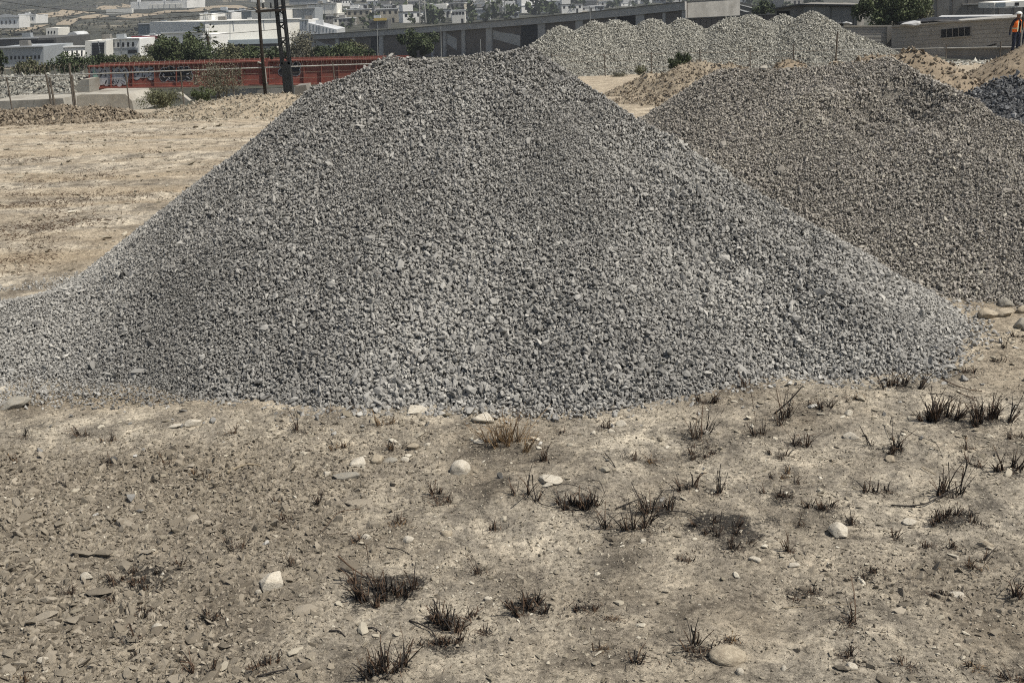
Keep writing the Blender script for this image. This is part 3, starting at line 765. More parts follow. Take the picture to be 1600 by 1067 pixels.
# px, py (centre of base), width px, height px, depth ratio, spin deg, material, facets, label
ROCKS = [
 (719,735,30,24,.9,35,'pale_rock',4,'smooth egg-shaped cream cobble, pointed end to the right, between pile and grass'),
 (538,748,38,12,.55,-8,'grey_rock',6,'long flat grey stone with a dark shadowed edge, lower left of cobbles'),
 (590,720,20,19,.9,10,'tan_rock',5,'upright speckled tan cobble at the head of a small stone cluster'),
 (560,726,30,14,.8,25,'pale_rock',6,'pale half-buried stone left of the speckled tan cobble'),
 (510,742,15,11,.8,-30,'pale_rock',5,'small pale stone with a dark tip left of the long flat grey stone'),
 (649,644,36,15,.8,5,'pale_rock',7,'cream slab rock at the gravel toe, left of the straw-coloured tuft'),
 (755,655,36,20,.8,-10,'pale_rock',7,'broad whitish rock half under the gravel beside the straw-coloured tuft'),
 (751,688,20,11,.8,0,'pale_rock',6,'small cream rock below the straw-coloured tuft'),
 (646,697,22,12,.7,20,'tan_rock',5,'rounded tan cobble above the egg-shaped one'),
 (668,692,11,7,.8,20,'pale_rock',5,'little cream cobble right of the rounded tan one'),
 (606,718,24,9,.7,0,'grey_rock',6,'flat greyish stone at the right of the speckled tan cobble'),
 (634,716,14,10,.8,0,'pale_rock',6,'pale grey chip stone in the middle of the small stone cluster'),
 (423,920,44,32,.85,15,'pale_rock',8,'large blocky white rock alone in the left foreground'),
 (403,930,10,12,.8,15,'pale_rock',6,'small white stone touching the left of the large white rock'),
 (860,757,34,17,.8,-25,'pale_rock',6,'cream wedge rock behind the burnt tangle of stalks'),
 (855,763,17,8,.7,-10,'pale_rock',6,'flat white stone under the cream wedge rock'),
 (1314,833,28,24,.9,-40,'pale_rock',6,'cream domed rock sunk in the soil in the right foreground'),
 (1425,810,20,9,.8,0,'pale_rock',5,'flat oval white stone right of the domed cream rock'),
 (1330,684,24,12,.7,-15,'pale_rock',7,'bone-white elongated stone left of the burnt tuft with one tall stalk'),
 (1326,651,12,10,.9,0,'pale_rock',6,'small cube-like white stone above the bone-white one'),
 (1138,1038,50,20,.8,5,'tan_rock',4,'rounded brown-and-cream rock partly buried near the bottom edge'),
 (1156,1060,11,11,.9,0,'pale_rock',4,'tiny round white pebble below the rounded brown rock'),
 (134,908,18,13,.9,20,'pale_rock',7,'jagged white stone beside the sooty patch at lower left'),
 (305,668,26,11,.8,10,'pale_rock',7,'crumbly white rock in the brown soil left of centre'),
 (272,671,20,6,.8,0,'pale_rock',6,'flat pale stone just left of the crumbly white rock'),
 (20,638,42,17,.8,0,'grey_rock',6,'broad grey-tan boulder at the left edge below the gravel skirt'),
 (5,609,14,10,.9,0,'pale_rock',6,'white stone at the left edge on the gravel skirt'),
 (1242,882,16,8,.8,0,'pale_rock',6,'small white flat stone in the right foreground beside a burnt stub'),
 (1329,1050,18,13,.9,-30,'pale_rock',5,'white squarish pebble near the bottom edge at right'),
 (1225,1052,10,9,.9,0,'pale_rock',5,'tiny white pebble near the bottom edge, left of the squarish one'),
 (1542,849,22,11,.7,-25,'tan_rock',6,'tan slanted stone at the right, above the star-shaped brown tuft'),
 (1498,928,22,10,.7,-10,'pale_rock',6,'pale flat stone beside the small tuft at lower right'),
 (573,847,15,9,.8,0,'pale_rock',5,'bright white pebble right of the bent brown tuft'),
 (638,848,18,10,.8,0,'pale_rock',5,'dull cream stone two steps right of the bent brown tuft'),
 (697,833,22,9,.8,0,'tan_rock',6,'thin pale slab above the left-hand patches of charred stubble'),
 (247,985,17,9,.8,0,'pale_rock',6,'cream flat pebble right of the double burnt stub at lower left'),
 (65,1030,14,11,.8,20,'pale_rock',5,'smooth white pebble in the crumbled soil at bottom left'),
 (1540,497,30,20,.9,10,'tan_rock',7,'tan boulder between the right toe of the grey pile and the brown heap'),
 (1567,494,34,13,.7,5,'tan_rock',6,'long low boulder right of the tan one below the brown heap'),
 (1572,480,20,15,.9,20,'grey_rock',6,'grey boulder above the long low one at the right edge'),
 (1595,510,18,20,.9,0,'grey_rock',6,'dark rounded boulder cut by the right edge'),
 (1596,490,16,14,.9,40,'tan_rock',6,'angular boulder at the right edge above the dark rounded one'),
 (1105,683,14,9,.8,0,'pale_rock',5,'small pale cobble behind the thick charred tuft at mid right'),
 (973,668,18,11,.8,0,'pale_rock',5,'cream half-dome stone right of a small charred stub below the gravel'),
 (927,682,9,9,.9,0,'pale_rock',5,'little round cream stone left of the half-dome stone'),
 (956,681,10,10,.9,0,'pale_rock',5,'little cream stone below the half-dome stone'),
 (1005,846,12,8,.8,0,'pale_rock',5,'lone cream pebble on the bare soil in the middle foreground'),
 (762,939,12,8,.8,0,'pale_rock',5,'white pebble near the two charred clumps in the middle foreground'),
 (1180,873,16,9,.8,-15,'pale_rock',6,'flat white pebble below the sooty patch at right of centre'),
 (1391,716,18,9,.8,0,'tan_rock',6,'flat tan stone half under the tuft with one tall stalk'),
]
for i, (px, py, wp, hp, dr, spin, mt, fc, lab) in enumerate(ROCKS):
    p = hit(px, py); k = np.linalg.norm(p-CAM)/FPX
    me = rock_mesh(300+i, 4 if wp > 25 else 3, fc*2+4 if fc > 4 else fc, .022, .97 if fc > 4 else .85)
    me.materials.append(MATS[mt])
    o = link(bpy.data.objects.new('rock', me))
    wx = wp*k*.56; hz = hp*k*.55; y = p[1]+wx*dr*.3
    o.location = (p[0], y, gz1(p[0], y)+hz*.22); q_ = 1.0 if fc <= 4 else 1.12; o.scale = (wx*q_, wx*dr*q_, hz*1.15); o.rotation_euler = (0, math.radians(random.uniform(-6, 6)), math.radians(spin))
    tag(o, lab, 'rock')
# the flat shaded clod of earth standing proud at lower left and a few others like it
def heap_clear(x, y):
    return (heap_main(x, y) < -.03) & (heap_second(x, y) < -.03)
rg = np.random.default_rng(77)
# clods: three hundred single ones as pieces of the ground, the rest as stuff
def clod_density(x, y):
    return np.clip(roughness(x, y)**1.6, 0, 1)
def sample_ground(n, dens, r, y0=3.0, y1=7.2, ex=.56):
    X = []; Y = []
    tot = 0
    while tot < n:
        y = y0+(y1-y0)*r.random(20000); x = (r.random(20000)*2-1)*(ex*y+.5)
        k = (r.random(20000) < dens(x, y)) & (r.random(20000) < (ex*y+.5)/(ex*y1+.5)) & heap_clear(x, y)
        X.append(x[k]); Y.append(y[k]); tot += k.sum()
    return np.concatenate(X)[:n], np.concatenate(Y)[:n]
x, y = sample_ground(300, lambda a, b: clod_density(a, b)*sstep(5.6, 3.6, b), rg)
z = ground_z(x, y); nx, ny, nz = slope_normal(ground_z, x, y)
e = lay_rot(nx, ny, nz, .22, rg)
for i in range(300):
    s = float(np.clip(.034*math.exp(rg.normal(0, .45)), .018, .095))
    o = bpy.data.objects.new('clod', M_CLOD1[rg.integers(len(M_CLOD1))]); link(o, ground)
    o.location = (x[i], y[i], z[i]-s*.02); o.rotation_euler = tuple(map(float, e[i])); o.scale = (s*rg.uniform(.9, 1.5), s*rg.uniform(.8, 1.1), s*rg.uniform(.7, 1.1))
for (px, py, wp, hp) in [(158, 927, 42, 9), (128, 874, 30, 9), (165, 872, 30, 10), (230, 868, 18, 8), (22, 866, 24, 8), (115, 972, 24, 10), (85, 970, 18, 8), (52, 975, 20, 9), (165, 970, 20, 8)]:
    p = hit(px, py); k = np.linalg.norm(p-CAM)/FPX
    o = bpy.data.objects.new('clod', M_CLOD1[rg.integers(len(M_CLOD1))]); link(o, ground)
    o.location = (p[0], p[1], gz1(p[0], p[1])+.012); o.scale = (wp*k*.8, wp*k*.6, hp*k*1.7); o.rotation_euler = (math.radians(-9), 0, rg.uniform(-.3, .3))
def ground_stuff(name, n, dens, size, tint, coll, seed, lift=.05, spread=.25, label=None, cat=None, **kw):
    r = np.random.default_rng(seed); x, y = sample_ground(n, dens, r, **kw)
    z = ground_z(x, y); nx, ny, nz = slope_normal(ground_z, x, y); s = size(x, y, r)
    sc = np.stack([s*r.uniform(.9, 1.5, n), s*r.uniform(.75, 1.1, n), s*r.uniform(.6, 1.1, n)], -1)
    o = scatter(name, np.stack([x, y, z+s*lift], -1), lay_rot(nx, ny, nz, spread, r), sc, tint(x, y, r), coll, None, seed)
    return tag(o, label, cat, kind='stuff')
ground_stuff('soil_crumbs', 54000, lambda x, y: .38+clod_density(x, y), lambda x, y, r: np.clip(.0098*np.exp(r.normal(0, .52, len(x)))*(.55+.85*roughness(x, y)), .0035, .05),
             lambda x, y, r: .52+r.normal(0, .27, len(x)), C_CLOD, 401, .0, .8, 'crumbled brown soil strewn over the foreground', 'soil')
ground_stuff('grit', 14000, lambda x, y: .35+.65*(noise2(x*1.7, y*1.7, 66) > .02), lambda x, y, r: np.clip(.0075*np.exp(r.normal(0, .5, len(x))), .003, .03),
             lambda x, y, r: .45+r.normal(0, .25, len(x)), C_PEB, 402, .15, .3, 'pale grit and small pebbles scattered over the soil', 'grit')
# single pebbles, pieces of the ground
x, y = sample_ground(240, lambda a, b: .25+np.exp(-(((a+.6)/.9)**2+((b-5.7)/.45)**2))+.6*np.exp(-(((a-1.3)/.9)**2+((b-5.6)/.4)**2)), rg)
z = ground_z(x, y)
for i in range(len(x)):
    s = float(np.clip(.024*math.exp(rg.normal(0, .38)), .014, .06))
    o = bpy.data.objects.new('pebble', M_PEB1[rg.integers(len(M_PEB1))]); link(o, ground)
    o.location = (x[i], y[i], z[i]+s*.12); o.rotation_euler = (rg.normal(0, .2), rg.normal(0, .2), rg.uniform(0, 6.28)); o.scale = (s*rg.uniform(.9, 1.5), s, s*rg.uniform(.7, 1.1))
# stray gravel stones that rolled off the toe
x, y = sample_ground(200, lambda a, b: np.exp(-np.clip(-heap_main(a, b), 0, 9)/.13)*(b < 7.5), rg)
z = ground_z(x, y)
for i in range(len(x)):
    s = float(np.clip(.026*math.exp(rg.normal(0, .35)), .014, .06))
    o = bpy.data.objects.new('stone', M_GREY1[rg.integers(len(M_GREY1))]); link(o, main_pile)
    o.location = (x[i], y[i], z[i]+s*.2); o.rotation_euler = (rg.normal(0, .4), rg.normal(0, .4), rg.uniform(0, 6.28)); o.scale = (s*1.1, s, s)

# burnt grass
def tuft_mesh(h, wd, n, r, lean=.35, thick=.0022, mats=('charred',), dense=False):
    """burnt stalks in a few close bunches, snapped off at uneven heights, with bits of stem lying round them"""
    V = []; F = []; MI = []
    def blade(p0, d, L, th, bend, mi, kink=None):
        b = len(V); seg = 3
        for s_ in range(seg+1):
            t = s_/seg
            p = p0+d*L*t+bend*(t*t)*L
            if kink is not None and s_ == seg: p = p0+d*L*.66+kink*L*.5
            rr = th*(1-.45*t)
            for j in range(3):
                a = 2*math.pi*j/3+bend[0]*3
                V.append(p+np.array([math.cos(a)*rr, math.sin(a)*rr, math.sin(a*2)*rr*.4]))
        for s_ in range(seg):
            for j in range(3):
                F.append((b+s_*3+j, b+s_*3+(j+1) % 3, b+s_*3+3+(j+1) % 3, b+s_*3+3+j)); MI.append(mi)
        F.append((b+seg*3, b+seg*3+1, b+seg*3+2)); MI.append(mi)
    nc = max(1, int(wd/(.028 if dense else .042)))
    for c_ in range(nc):
        cx = (-.5+(c_+r.uniform(.1, .9))/nc)*wd*.86+r.normal(0, .008); cy = r.normal(0, .20)*wd
        big = r.uniform(.45, 1.0) if nc > 1 else 1.0
        out0 = 1.6*cx/(wd+1e-6)*lean
        for i in range(int(r.integers(8, 17))+(8 if dense else 0)):
            p0 = np.array([cx+r.normal(0, .009), cy+r.normal(0, .009), -.006])
            d = np.array([out0+r.normal(0, .23), r.normal(0, .23), 1.]); d /= np.linalg.norm(d)
            L = h*big*(r.uniform(.4, 1.05) if r.random() < .7 else r.uniform(.15, .45))
            bend = np.array([r.normal(0, .18), r.normal(0, .18), -abs(r.normal(0, .08))])
            kk = np.array([r.normal(), r.normal(), -.2])*.5 if r.random() < .30 else None
            blade(p0, d, L, thick*r.uniform(.65, 1.6), bend, int(r.integers(len(mats))), kk)
    for i in range(int(14+n*2.0)):            # fallen bits round the base
        a = r.uniform(0, 2*math.pi); q = wd*.5*abs(r.normal(0, 1.0))+.006
        d = np.array([r.normal(), r.normal()*.7, abs(r.normal(0, .14))]); d /= np.linalg.norm(d)
        blade(np.array([math.cos(a)*q, math.sin(a)*q*.7, .001]), d, r.uniform(.008, .034), thick*r.uniform(.4, .9), np.array([0, 0, 0.]), int(r.integers(len(mats))))
    me = bpy.data.meshes.new('tuft'); me.from_pydata([tuple(map(float, v)) for v in V], [], F)
    for m in mats: me.materials.append(MATS[m])
    me.polygons.foreach_set('material_index', MI); me.update()
    return me
TL = {  # labels of the tufts that stand out, by photo position of the base
 (790,690):'large straw-coloured dry grass clump at the toe of the grey pile',
 (818,778):'tall black burnt tuft left of the tangled burnt stalks, mid foreground',
 (905,790):'low tangled black tuft with curling stalks beside the cream wedge rock',
 (1093,690):'thick rounded black tuft standing alone below the gravel at mid right',
 (1090,714):'low black tuft directly in front of the thick rounded one',
 (1103,634):'black tuft growing against the toe of the grey pile right of centre',
 (1030,792):'wide fan of black stalks above a second fan in the mid foreground',
 (1000,824):'dense black fan of stalks below the wider fan in the mid foreground',
 (950,824):'narrow upright bunch of black stubs left of the dense black fan',
 (1128,826):'wide sooty patch of stubble right of the dense black fan',
 (1074,760):'row of thin black stubs above and left of the sooty patch',
 (1119,769):'narrow pair of black stubs above the wide sooty patch',
 (1222,662):'tall burnt tuft leaning right against the toe of the grey pile',
 (1245,693):'dense small black tuft just below the tall leaning one',
 (1216,716):'low spread of black stubs two tufts below the tall leaning one',
 (1280,637):'double low tuft at the gravel toe right of the tall leaning one',
 (1405,606):'sooty tangle of burnt grass under the right toe of the grey pile',
 (1468,656):'wide burnt tuft, left one of the pair at the right side',
 (1546,662):'wide burnt tuft, right one of the pair at the right side',
 (1390,702):'burnt tuft with one stalk rising twice as high as the rest',
 (1488,772):'black tuft with tall stalks above a long curved stick at right',
 (1486,806):'low sooty stubble below the long curved stick at right',
 (1581,738):'black tuft at the right edge, level with the sooty stubble',
 (1284,790):'clumpy black tuft left of the forked stubs, right foreground',
 (1367,764):'upright bunch of black stubs in the middle of the right foreground',
 (600,930):'largest black burnt clump with long stalks splayed to the left',
 (704,974):'dense sooty clump right of and below the largest burnt clump',
 (602,1046):'thick dark stubs near the bottom edge, left of centre',
 (824,950):'sooty tuft with thin blades right of the dense sooty clump',
 (915,950):'small burnt tuft leaning right, next to the sooty thin-bladed one',
 (222,905):'long sooty patch of stubble at lower left',
 (215,997):'double burnt stub in the crumbled soil at lower left',
 (318,1052):'thin scraggly burnt tuft near the bottom left',
 (562,848):'bent brown fan-shaped tuft beside the looping stalk',
 (683,777):'row of short black stubs like a comb below the egg-shaped cobble',
 (472,676):'slim upright burnt tuft left of the stone cluster',
 (605,662):'small brown tuft left of the cream slab rock',
 (1530,884):'star-shaped brown tuft at right',
 (1330,976):'V-shaped burnt stub near the lower right corner',
 (1094,1024):'bushy burnt tuft beside the rounded brown rock near the bottom edge',
 (1234,858):'burnt tuft at the lower edge of the sooty patch, right of centre',
 (1591,930):'pair of tall thin stubs at the right edge',
 (1590,1058):'burnt tuft in the lower right corner',
 (418,1034):'burnt tuft above a fallen stick at lower left',
 (1185,682):'small tuft with a single tall bare stalk below the gravel at right',
 (1163,606):'black tuft growing out of the gravel toe right of centre',
}
for i, ((x, y, h, wd, st), t) in enumerate(zip(TUFT_W, TUFTS)):
    r = np.random.default_rng(900+i)
    n = int(np.clip(8+t[3]*1.0, 10, 70)); mats = {'char': ('charred', 'burnt_brown', 'charred', 'burnt_brown'), 'brown': ('burnt_brown', 'burnt_brown', 'charred', 'straw'), 'straw': ('straw', 'straw', 'burnt_brown')}[st]
    if st == 'straw': n = 75
    low = t[2] < t[3]*.45
    me = tuft_mesh(h, wd, n, r, .65 if t[3] > t[2] else .3, (.0018 if st == 'straw' else .0028 if t[2] > 20 else .0022), mats, st == 'straw' or t[3] > 55)
    o = link(bpy.data.objects.new('burnt_grass_tuft', me)); o.location = (x, y, gz1(x, y))
    lab = TL.get((t[0], t[1]))
    if lab: tag(o, lab, 'grass tuft', 'burnt grass tufts')
    else:
        zx = ['at far left', 'at left', 'left of centre', 'near the centre', 'right of centre', 'at right', 'at far right'][min(6, int(t[0]/1600*7))]
        zy = 'just below the gravel' if t[1] < 690 else 'in the middle ground' if t[1] < 800 else 'in the near foreground' if t[1] < 960 else 'close to the bottom edge'
        fm = 'tall narrow' if t[2] > t[3]*1.15 else 'low spreading' if t[3] > t[2]*1.6 else 'small'
        kd = 'brown wisp of burnt grass' if st == 'brown' else 'charred grass stub'
        tag(o, f'{fm} {kd} {zx}, {zy}', 'grass tuft', f'{kd}s {zx}, {zy}')
# sparse stubble between the tufts, too fine to count
def stubble():
    r = np.random.default_rng(55); V = []; F = []
    x, y = sample_ground(2600, lambda a, b: .12+.9*(fbm(a*1.3, b*1.3, 2, 68) > .12), r)
    k = r.integers(len(TUFT_W), size=4200); tw_ = np.array([(q[0], q[1], q[3]) for q in TUFT_W])[k]      # thicker round the tufts
    x = np.concatenate([x, tw_[:, 0]+r.normal(0, 1, 4200)*(.05+tw_[:, 2]*.7)]); y = np.concatenate([y, tw_[:, 1]+r.normal(0, 1, 4200)*(.04+tw_[:, 2]*.5)])
    ok_ = heap_clear(x, y); x, y = x[ok_], y[ok_]
    z = ground_z(x, y)
    for i in range(len(x)):
        b = len(V); up = r.random() < .45
        d = np.array([r.normal(), r.normal(), 1.6 if up else .12]); d /= np.linalg.norm(d)
        L = r.uniform(.008, .030) if up else r.uniform(.01, .05); p = np.array([x[i], y[i], z[i]-.001]); th = r.uniform(.0009, .0020)
        s = np.cross(d, (0, 0, 1.)); s /= np.linalg.norm(s)+1e-6; q = np.cross(d, s)
        V += [p+s*th, p-s*th*.5+q*th, p-s*th*.5-q*th, p+d*L]
        F += [(b, b+1, b+3), (b+1, b+2, b+3), (b+2, b, b+3)]
    o = meshobj('stubble', V, F, 'charred'); tag(o, 'fine charred bits of stem littered over the soil', 'stubble', kind='stuff')
stubble()
# long stalks and sticks lying or arching over the soil: pixel paths with a lift in metres
STICKS = [
 ([(563,800),(530,812),(505,828),(499,845),(520,851),(545,838)],[.01,.03,.05,.05,.03,.0],'burnt_brown',.0022,'looping thin brown stalk left of the bent fan-shaped tuft'),
 ([(1412,675),(1425,677),(1445,685),(1463,700),(1473,714)],[.02,.04,.05,.03,.0],'charred',.0022,'thin arched stalk right of the tuft with one tall stalk'),
 ([(1393,784),(1420,787),(1447,786),(1475,776),(1500,765)],[.0,.005,.01,.02,.03],'charred',.0045,'long curved stick lying below the tall-stalked tuft at right'),
 ([(832,742),(833,772),(840,790),(870,797),(905,797)],[.06,.03,.01,.01,.0],'charred',.003,'curving black stalk on the left of the tangled tuft'),
 ([(850,770),(868,757),(893,768),(915,765),(932,777)],[.02,.06,.03,.05,.0],'charred',.0026,'wiry black stalk looping over the tangled tuft'),
 ([(925,760),(938,763),(945,773)],[.03,.03,0],'charred',.0024,'short hooked black stalk right of the tangled tuft'),
 ([(963,795),(990,785),(1010,780)],[.0,.01,.02],'charred',.004,'dark stick left of the wide fan of stalks'),
 ([(1018,803),(1045,798),(1080,803),(1098,815)],[.0,.02,.02,.0],'charred',.0035,'curved stalk from the dense fan towards the sooty patch'),
 ([(1210,650),(1235,625),(1253,604)],[0.,.04,.10],'charred',.006,'thick charred stick leaning against the grey pile right of centre'),
 ([(1470,595),(1495,604),(1515,609),(1535,608)],[.02,.01,.01,.0],'burnt_brown',.004,'thin stick lying right of the sooty tangle at the gravel toe'),
 ([(1495,610),(1510,622),(1525,627)],[.0,.01,.0],'burnt_brown',.0035,'short stick below the thin one at the right gravel toe'),
 ([(1450,615),(1470,618),(1487,620)],[.0,.01,.0],'charred',.003,'dark twig left of the short stick at right'),
 ([(528,868),(548,886),(572,905)],[.07,.05,.01],'burnt_brown',.0045,'splayed brown stalk at the upper left of the largest burnt clump'),
 ([(532,887),(552,897),(575,908)],[.05,.04,.01],'charred',.0055,'thick splayed stalk at the left of the largest burnt clump'),
 ([(572,850),(577,885)],[.17,.01],'burnt_brown',.0022,'tall thin stalk rising from the largest burnt clump'),
 ([(574,905),(585,925),(590,938)],[.03,.01,.0],'charred',.0045,'fallen thick stalk in front of the largest burnt clump'),
 ([(402,1058),(430,1053),(450,1047)],[.0,.008,.004],'charred',.0045,'dark straight stick lying at the lower left below a tuft'),
 ([(1002,1025),(1000,1020),(992,1052)],[.02,.02,.0],'dry_stick',.002,'pale thin straw beside a small tuft near the bottom edge'),
 ([(1220,953),(1270,950),(1325,949)],[.004,.006,.01],'dry_stick',.002,'long pale straight straw left of the V-shaped stub'),
 ([(1170,592),(1178,640),(1181,672)],[.20,.10,.01],'burnt_brown',.002,'single tall bare stalk in front of the gravel toe'),
 ([(355,738),(372,732),(392,729),(408,729)],[.0,.012,.012,.0],'dry_stick',.010,'thick pale bleached stick lying left of the stone cluster'),
 ([(642,1065),(700,1040),(738,1000)],[.0,.0,.0],'charred',.0001,None),
 ([(605,860),(625,862),(640,868)],[.0,.01,.0],'charred',.003,'small bowed twig right of the looping stalk'),
 ([(515,992),(530,990),(540,997)],[.0,.006,.0],'charred',.0045,'short thick charred twig below the largest burnt clump'),
 ([(575,984),(585,985),(596,990)],[.0,.006,.0],'charred',.004,'short charred twig right of the other below the largest clump'),
 ([(640,970),(655,978),(672,985),(680,995)],[.0,.012,.01,.0],'charred',.004,'crooked charred twig below the dense sooty clump'),
 ([(1290,660),(1320,652),(1370,650)],[.0,.0,.0],'charred',.0001,None),
 ([(945,718),(955,727),(962,736)],[.02,.01,.0],'charred',.0035,'short dark twig alone on pale soil in the middle'),
 ([(1390,668),(1394,648),(1394,690)],[.10,.18,.02],'charred',.0025,'tall straight stalk standing in the burnt tuft at right'),
 ([(1482,722),(1483,745),(1484,765)],[.16,.08,.0],'charred',.0026,'left tall stalk of the black tuft above the long curved stick'),
 ([(1511,718),(1508,740),(1497,766)],[.16,.09,.0],'charred',.0028,'right bent stalk of the black tuft above the long curved stick'),
 ([(1515,722),(1535,730)],[.0,.0],'charred',.0035,'small dark twig near the right edge beside a stub'),
 ([(1440,728),(1452,735),(1463,738)],[.01,.01,.0],'dry_stick',.003,'pale bent twig above the black tall-stalked tuft'),
]
for (path, lift, mt, rad, lab) in STICKS:
    if lab is None: continue
    pts = []
    base = hit(*path[-1]) if lift[-1] < .02 else hit(*path[0])
    for (px, py), lf in zip(path, lift):
        if lf > .035:     # raised points stay above the stalk's own footing
            q = at(px, py, base[1]); q = np.array([q[0], q[1], max(q[2], gz1(q[0], q[1])+.01)])
        else:
            q = hit(px, py); q = np.array([q[0], q[1], gz1(q[0], q[1])+rad*.7+lf])
        pts.append(q)
    # smooth the path
    P = np.array(pts); t = np.linspace(0, len(P)-1, 5*(len(P)-1)+1)
    Q = np.stack([np.interp(t, np.arange(len(P)), P[:, j]) for j in range(3)], -1)
    for _ in range(2): Q[1:-1] = (Q[:-2]+2*Q[1:-1]+Q[2:])/4
    o = MB(Q[0]).tube(Q, rad, 5, rad*.6).build('stick', mt, None, True); o.location = tuple(map(float, Q[0]))
    tag(o, lab, 'stick')
# dry weeds and litter on the field behind, left
def field_litter():
    r = np.random.default_rng(58); V = []; F = []
    for _ in range(420):
        px = r.uniform(0, 430); py = r.uniform(185, 440)
        c = hit(px, py)
        if not bool(heap_clear(np.array([c[0]]), np.array([c[1]]))[0]) or noise2(np.array([c[0]*.4]), np.array([c[1]*.35]), 71)[0] < -.02: continue
        for k in range(int(r.integers(8, 40))):
            b = len(V); d = np.array([r.normal(), r.normal()*.6, r.uniform(.05, .7)]); d /= np.linalg.norm(d)
            x, y = c[0]+r.normal(0, .22), c[1]+r.normal(0, .16); p = np.array([x, y, float(macro(x, y))]); L = r.uniform(.03, .10); th = r.uniform(.002, .0055)
            s = np.cross(d, (0, 0, 1.)); s /= np.linalg.norm(s)+1e-6; q = np.cross(d, s)
            V += [p+s*th, p-s*th*.5+q*th, p-s*th*.5-q*th, p+d*L]; F += [(b, b+1, b+3), (b+1, b+2, b+3), (b+2, b, b+3)]
    tag(meshobj('dry_litter', V, F, 'burnt_brown'), 'dry brown weed litter in streaks over the tan field at left', 'dry weeds', kind='stuff')
field_litter()
ground_stuff('field_stones', 2600, lambda x, y: sstep(-.5, -2.5, x)*(.3+.7*(fbm(x*.5, y*.8, 2, 73) > 0)), lambda x, y, r: np.clip(.035*np.exp(r.normal(0, .5, len(x))), .012, .16),
             lambda x, y, r: .35+r.normal(0, .25, len(x)), C_PEB, 403, .05, .3, 'pale stones and crumbs scattered over the tan field at left', 'stones', y0=9, y1=28, ex=.62)

# ================================================================== background, left: railway bank, bridge girders, fence, tower
def part(root, name, mat, polys, d):
    """solid part of root: pixel polygons already turned into points, extruded by d"""
    m = MB(root.location)
    for p in polys: m.prism(p, d)
    return m.build(name, mat, root)
def thing(name, loc, label, cat, group=None):
    return tag(empty(name, loc), label, cat, group)

gp = Wall(137, 78, 600, 80, 120)
def bridge(x0, x1, ytop, ybot, label, nst, graf):
    """riveted plate girder: web, flanges and upright stiffeners, seen from the side. ytop/ybot: functions of pixel x"""
    loc = gp.p(x0, ybot(x0)); root = thing('bridge_girder', loc, label, 'bridge girder', 'red bridge girders')
    n = gp.n; P = gp.p
    q = lambda xa, xb, fa, fb: [P(xa, fa(xa)), P(xb, fa(xb)), P(xb, fb(xb)), P(xa, fb(xa))]
    part(root, 'web', 'red_paint', [q(x0, x1, ytop, ybot)], -n*.05)
    part(root, 'top_flange', 'red_paint', [[p+n*.20 for p in q(x0, x1, ytop, lambda x: ytop(x)+2.2)]], -n*.62)
    part(root, 'bottom_flange', 'red_paint', [[p+n*.20 for p in q(x0, x1, lambda x: ybot(x)-2.2, ybot)]], -n*.62)
    for i in range(nst):
        x = x0+2+(x1-x0-4)*i/(nst-1)
        part(root, 'stiffener', 'red_paint', [[p+n*.14 for p in q(x-.8, x+.8, lambda t: ytop(t)+2.3, lambda t: ybot(t)-2.3)]], -n*.139)
    far = [[p-n*3.2 for p in q(x0, x1, ytop, ybot)]]
    part(root, 'far_web', 'red_paint', far, -n*.05)
    for (gx, gy, gw, gh, style, seed, lab) in graf:
        graffiti(root, gx, gy, gw, gh, style, seed, lab)
    return root
def disk(c, rx, ry, n, off, k=14, tilt=0.):
    """flat painted patch on the girder plate, facing the camera side"""
    ex = gp.d; ez = np.array([0, 0, 1.]); out = []
    for i in range(k):
        a = -2*math.pi*i/k; u = math.cos(a)*rx; v = math.sin(a)*ry
        out.append(c+ex*(u*math.cos(tilt)-v*math.sin(tilt))+ez*(u*math.sin(tilt)+v*math.cos(tilt))+n*off)
    return out
def graffiti(root, gx, gy, gw, gh, style, seed, lab):
    r = random.Random(seed); n = gp.n; c0 = gp.p(gx, gy); pxm = np.linalg.norm(c0-CAM)/FPX
    fill = {'silver': 'graffiti_silver', 'black': 'graffiti_black', 'mix': 'graffiti_silver'}[style]; edge = {'silver': 'graffiti_black', 'black': 'graffiti_white', 'mix': 'graffiti_black'}[style]
    nl = max(3, int(gw/9)); A, B, S = MB(root.location), MB(root.location), MB(root.location)
    for i in range(nl):
        fx = gx-gw/2+gw*(i+.5)/nl
        for j, fy in enumerate((gy-gh*.22, gy+gh*.2)):
            c = gp.p(fx+r.uniform(-1, 1), fy+r.uniform(-1.2, 1.2)); rx = gw/nl*.56*pxm*r.uniform(.9, 1.2); ry = gh*.30*pxm*r.uniform(.85, 1.15)
            A.prism(disk(c, rx+.035, ry+.035, n, .004+.0007*(i*2+j)), -n*.003)
            B.prism(disk(c, rx, ry, n, .024+.0007*(i*2+j)), -n*.003)
        # counters and inner strokes of the letters
        for k in range(6 if style != 'black' else 2):
            c = gp.p(fx+r.uniform(-gw/nl*.3, gw/nl*.3), gy+r.uniform(-gh*.35, gh*.35))
            S.prism(disk(c, .02+.03*r.random(), .07+.12*r.random(), n, .046+.0006*(i*6+k), 8, r.uniform(-1.5, 1.5)), -n*.003)
    g = A.build('graffiti_outline', edge, root); B.build('graffiti_fill', fill, root)
    S.build('graffiti_stroke', edge if style != 'black' else 'graffiti_silver', root)
    g['label'] = lab
    if style == 'mix':
        T = MB(root.location); c = gp.p(gx-gw*.38, gy); T.prism(disk(c, .16, .55, n, .075, 12, .1), -n*.003); T.build('graffiti_mint_letter', 'graffiti_mint', root)
yt = lambda x: 103.0-(x-138)*.0300; yb = lambda x: 139.-(x-138)*.0185
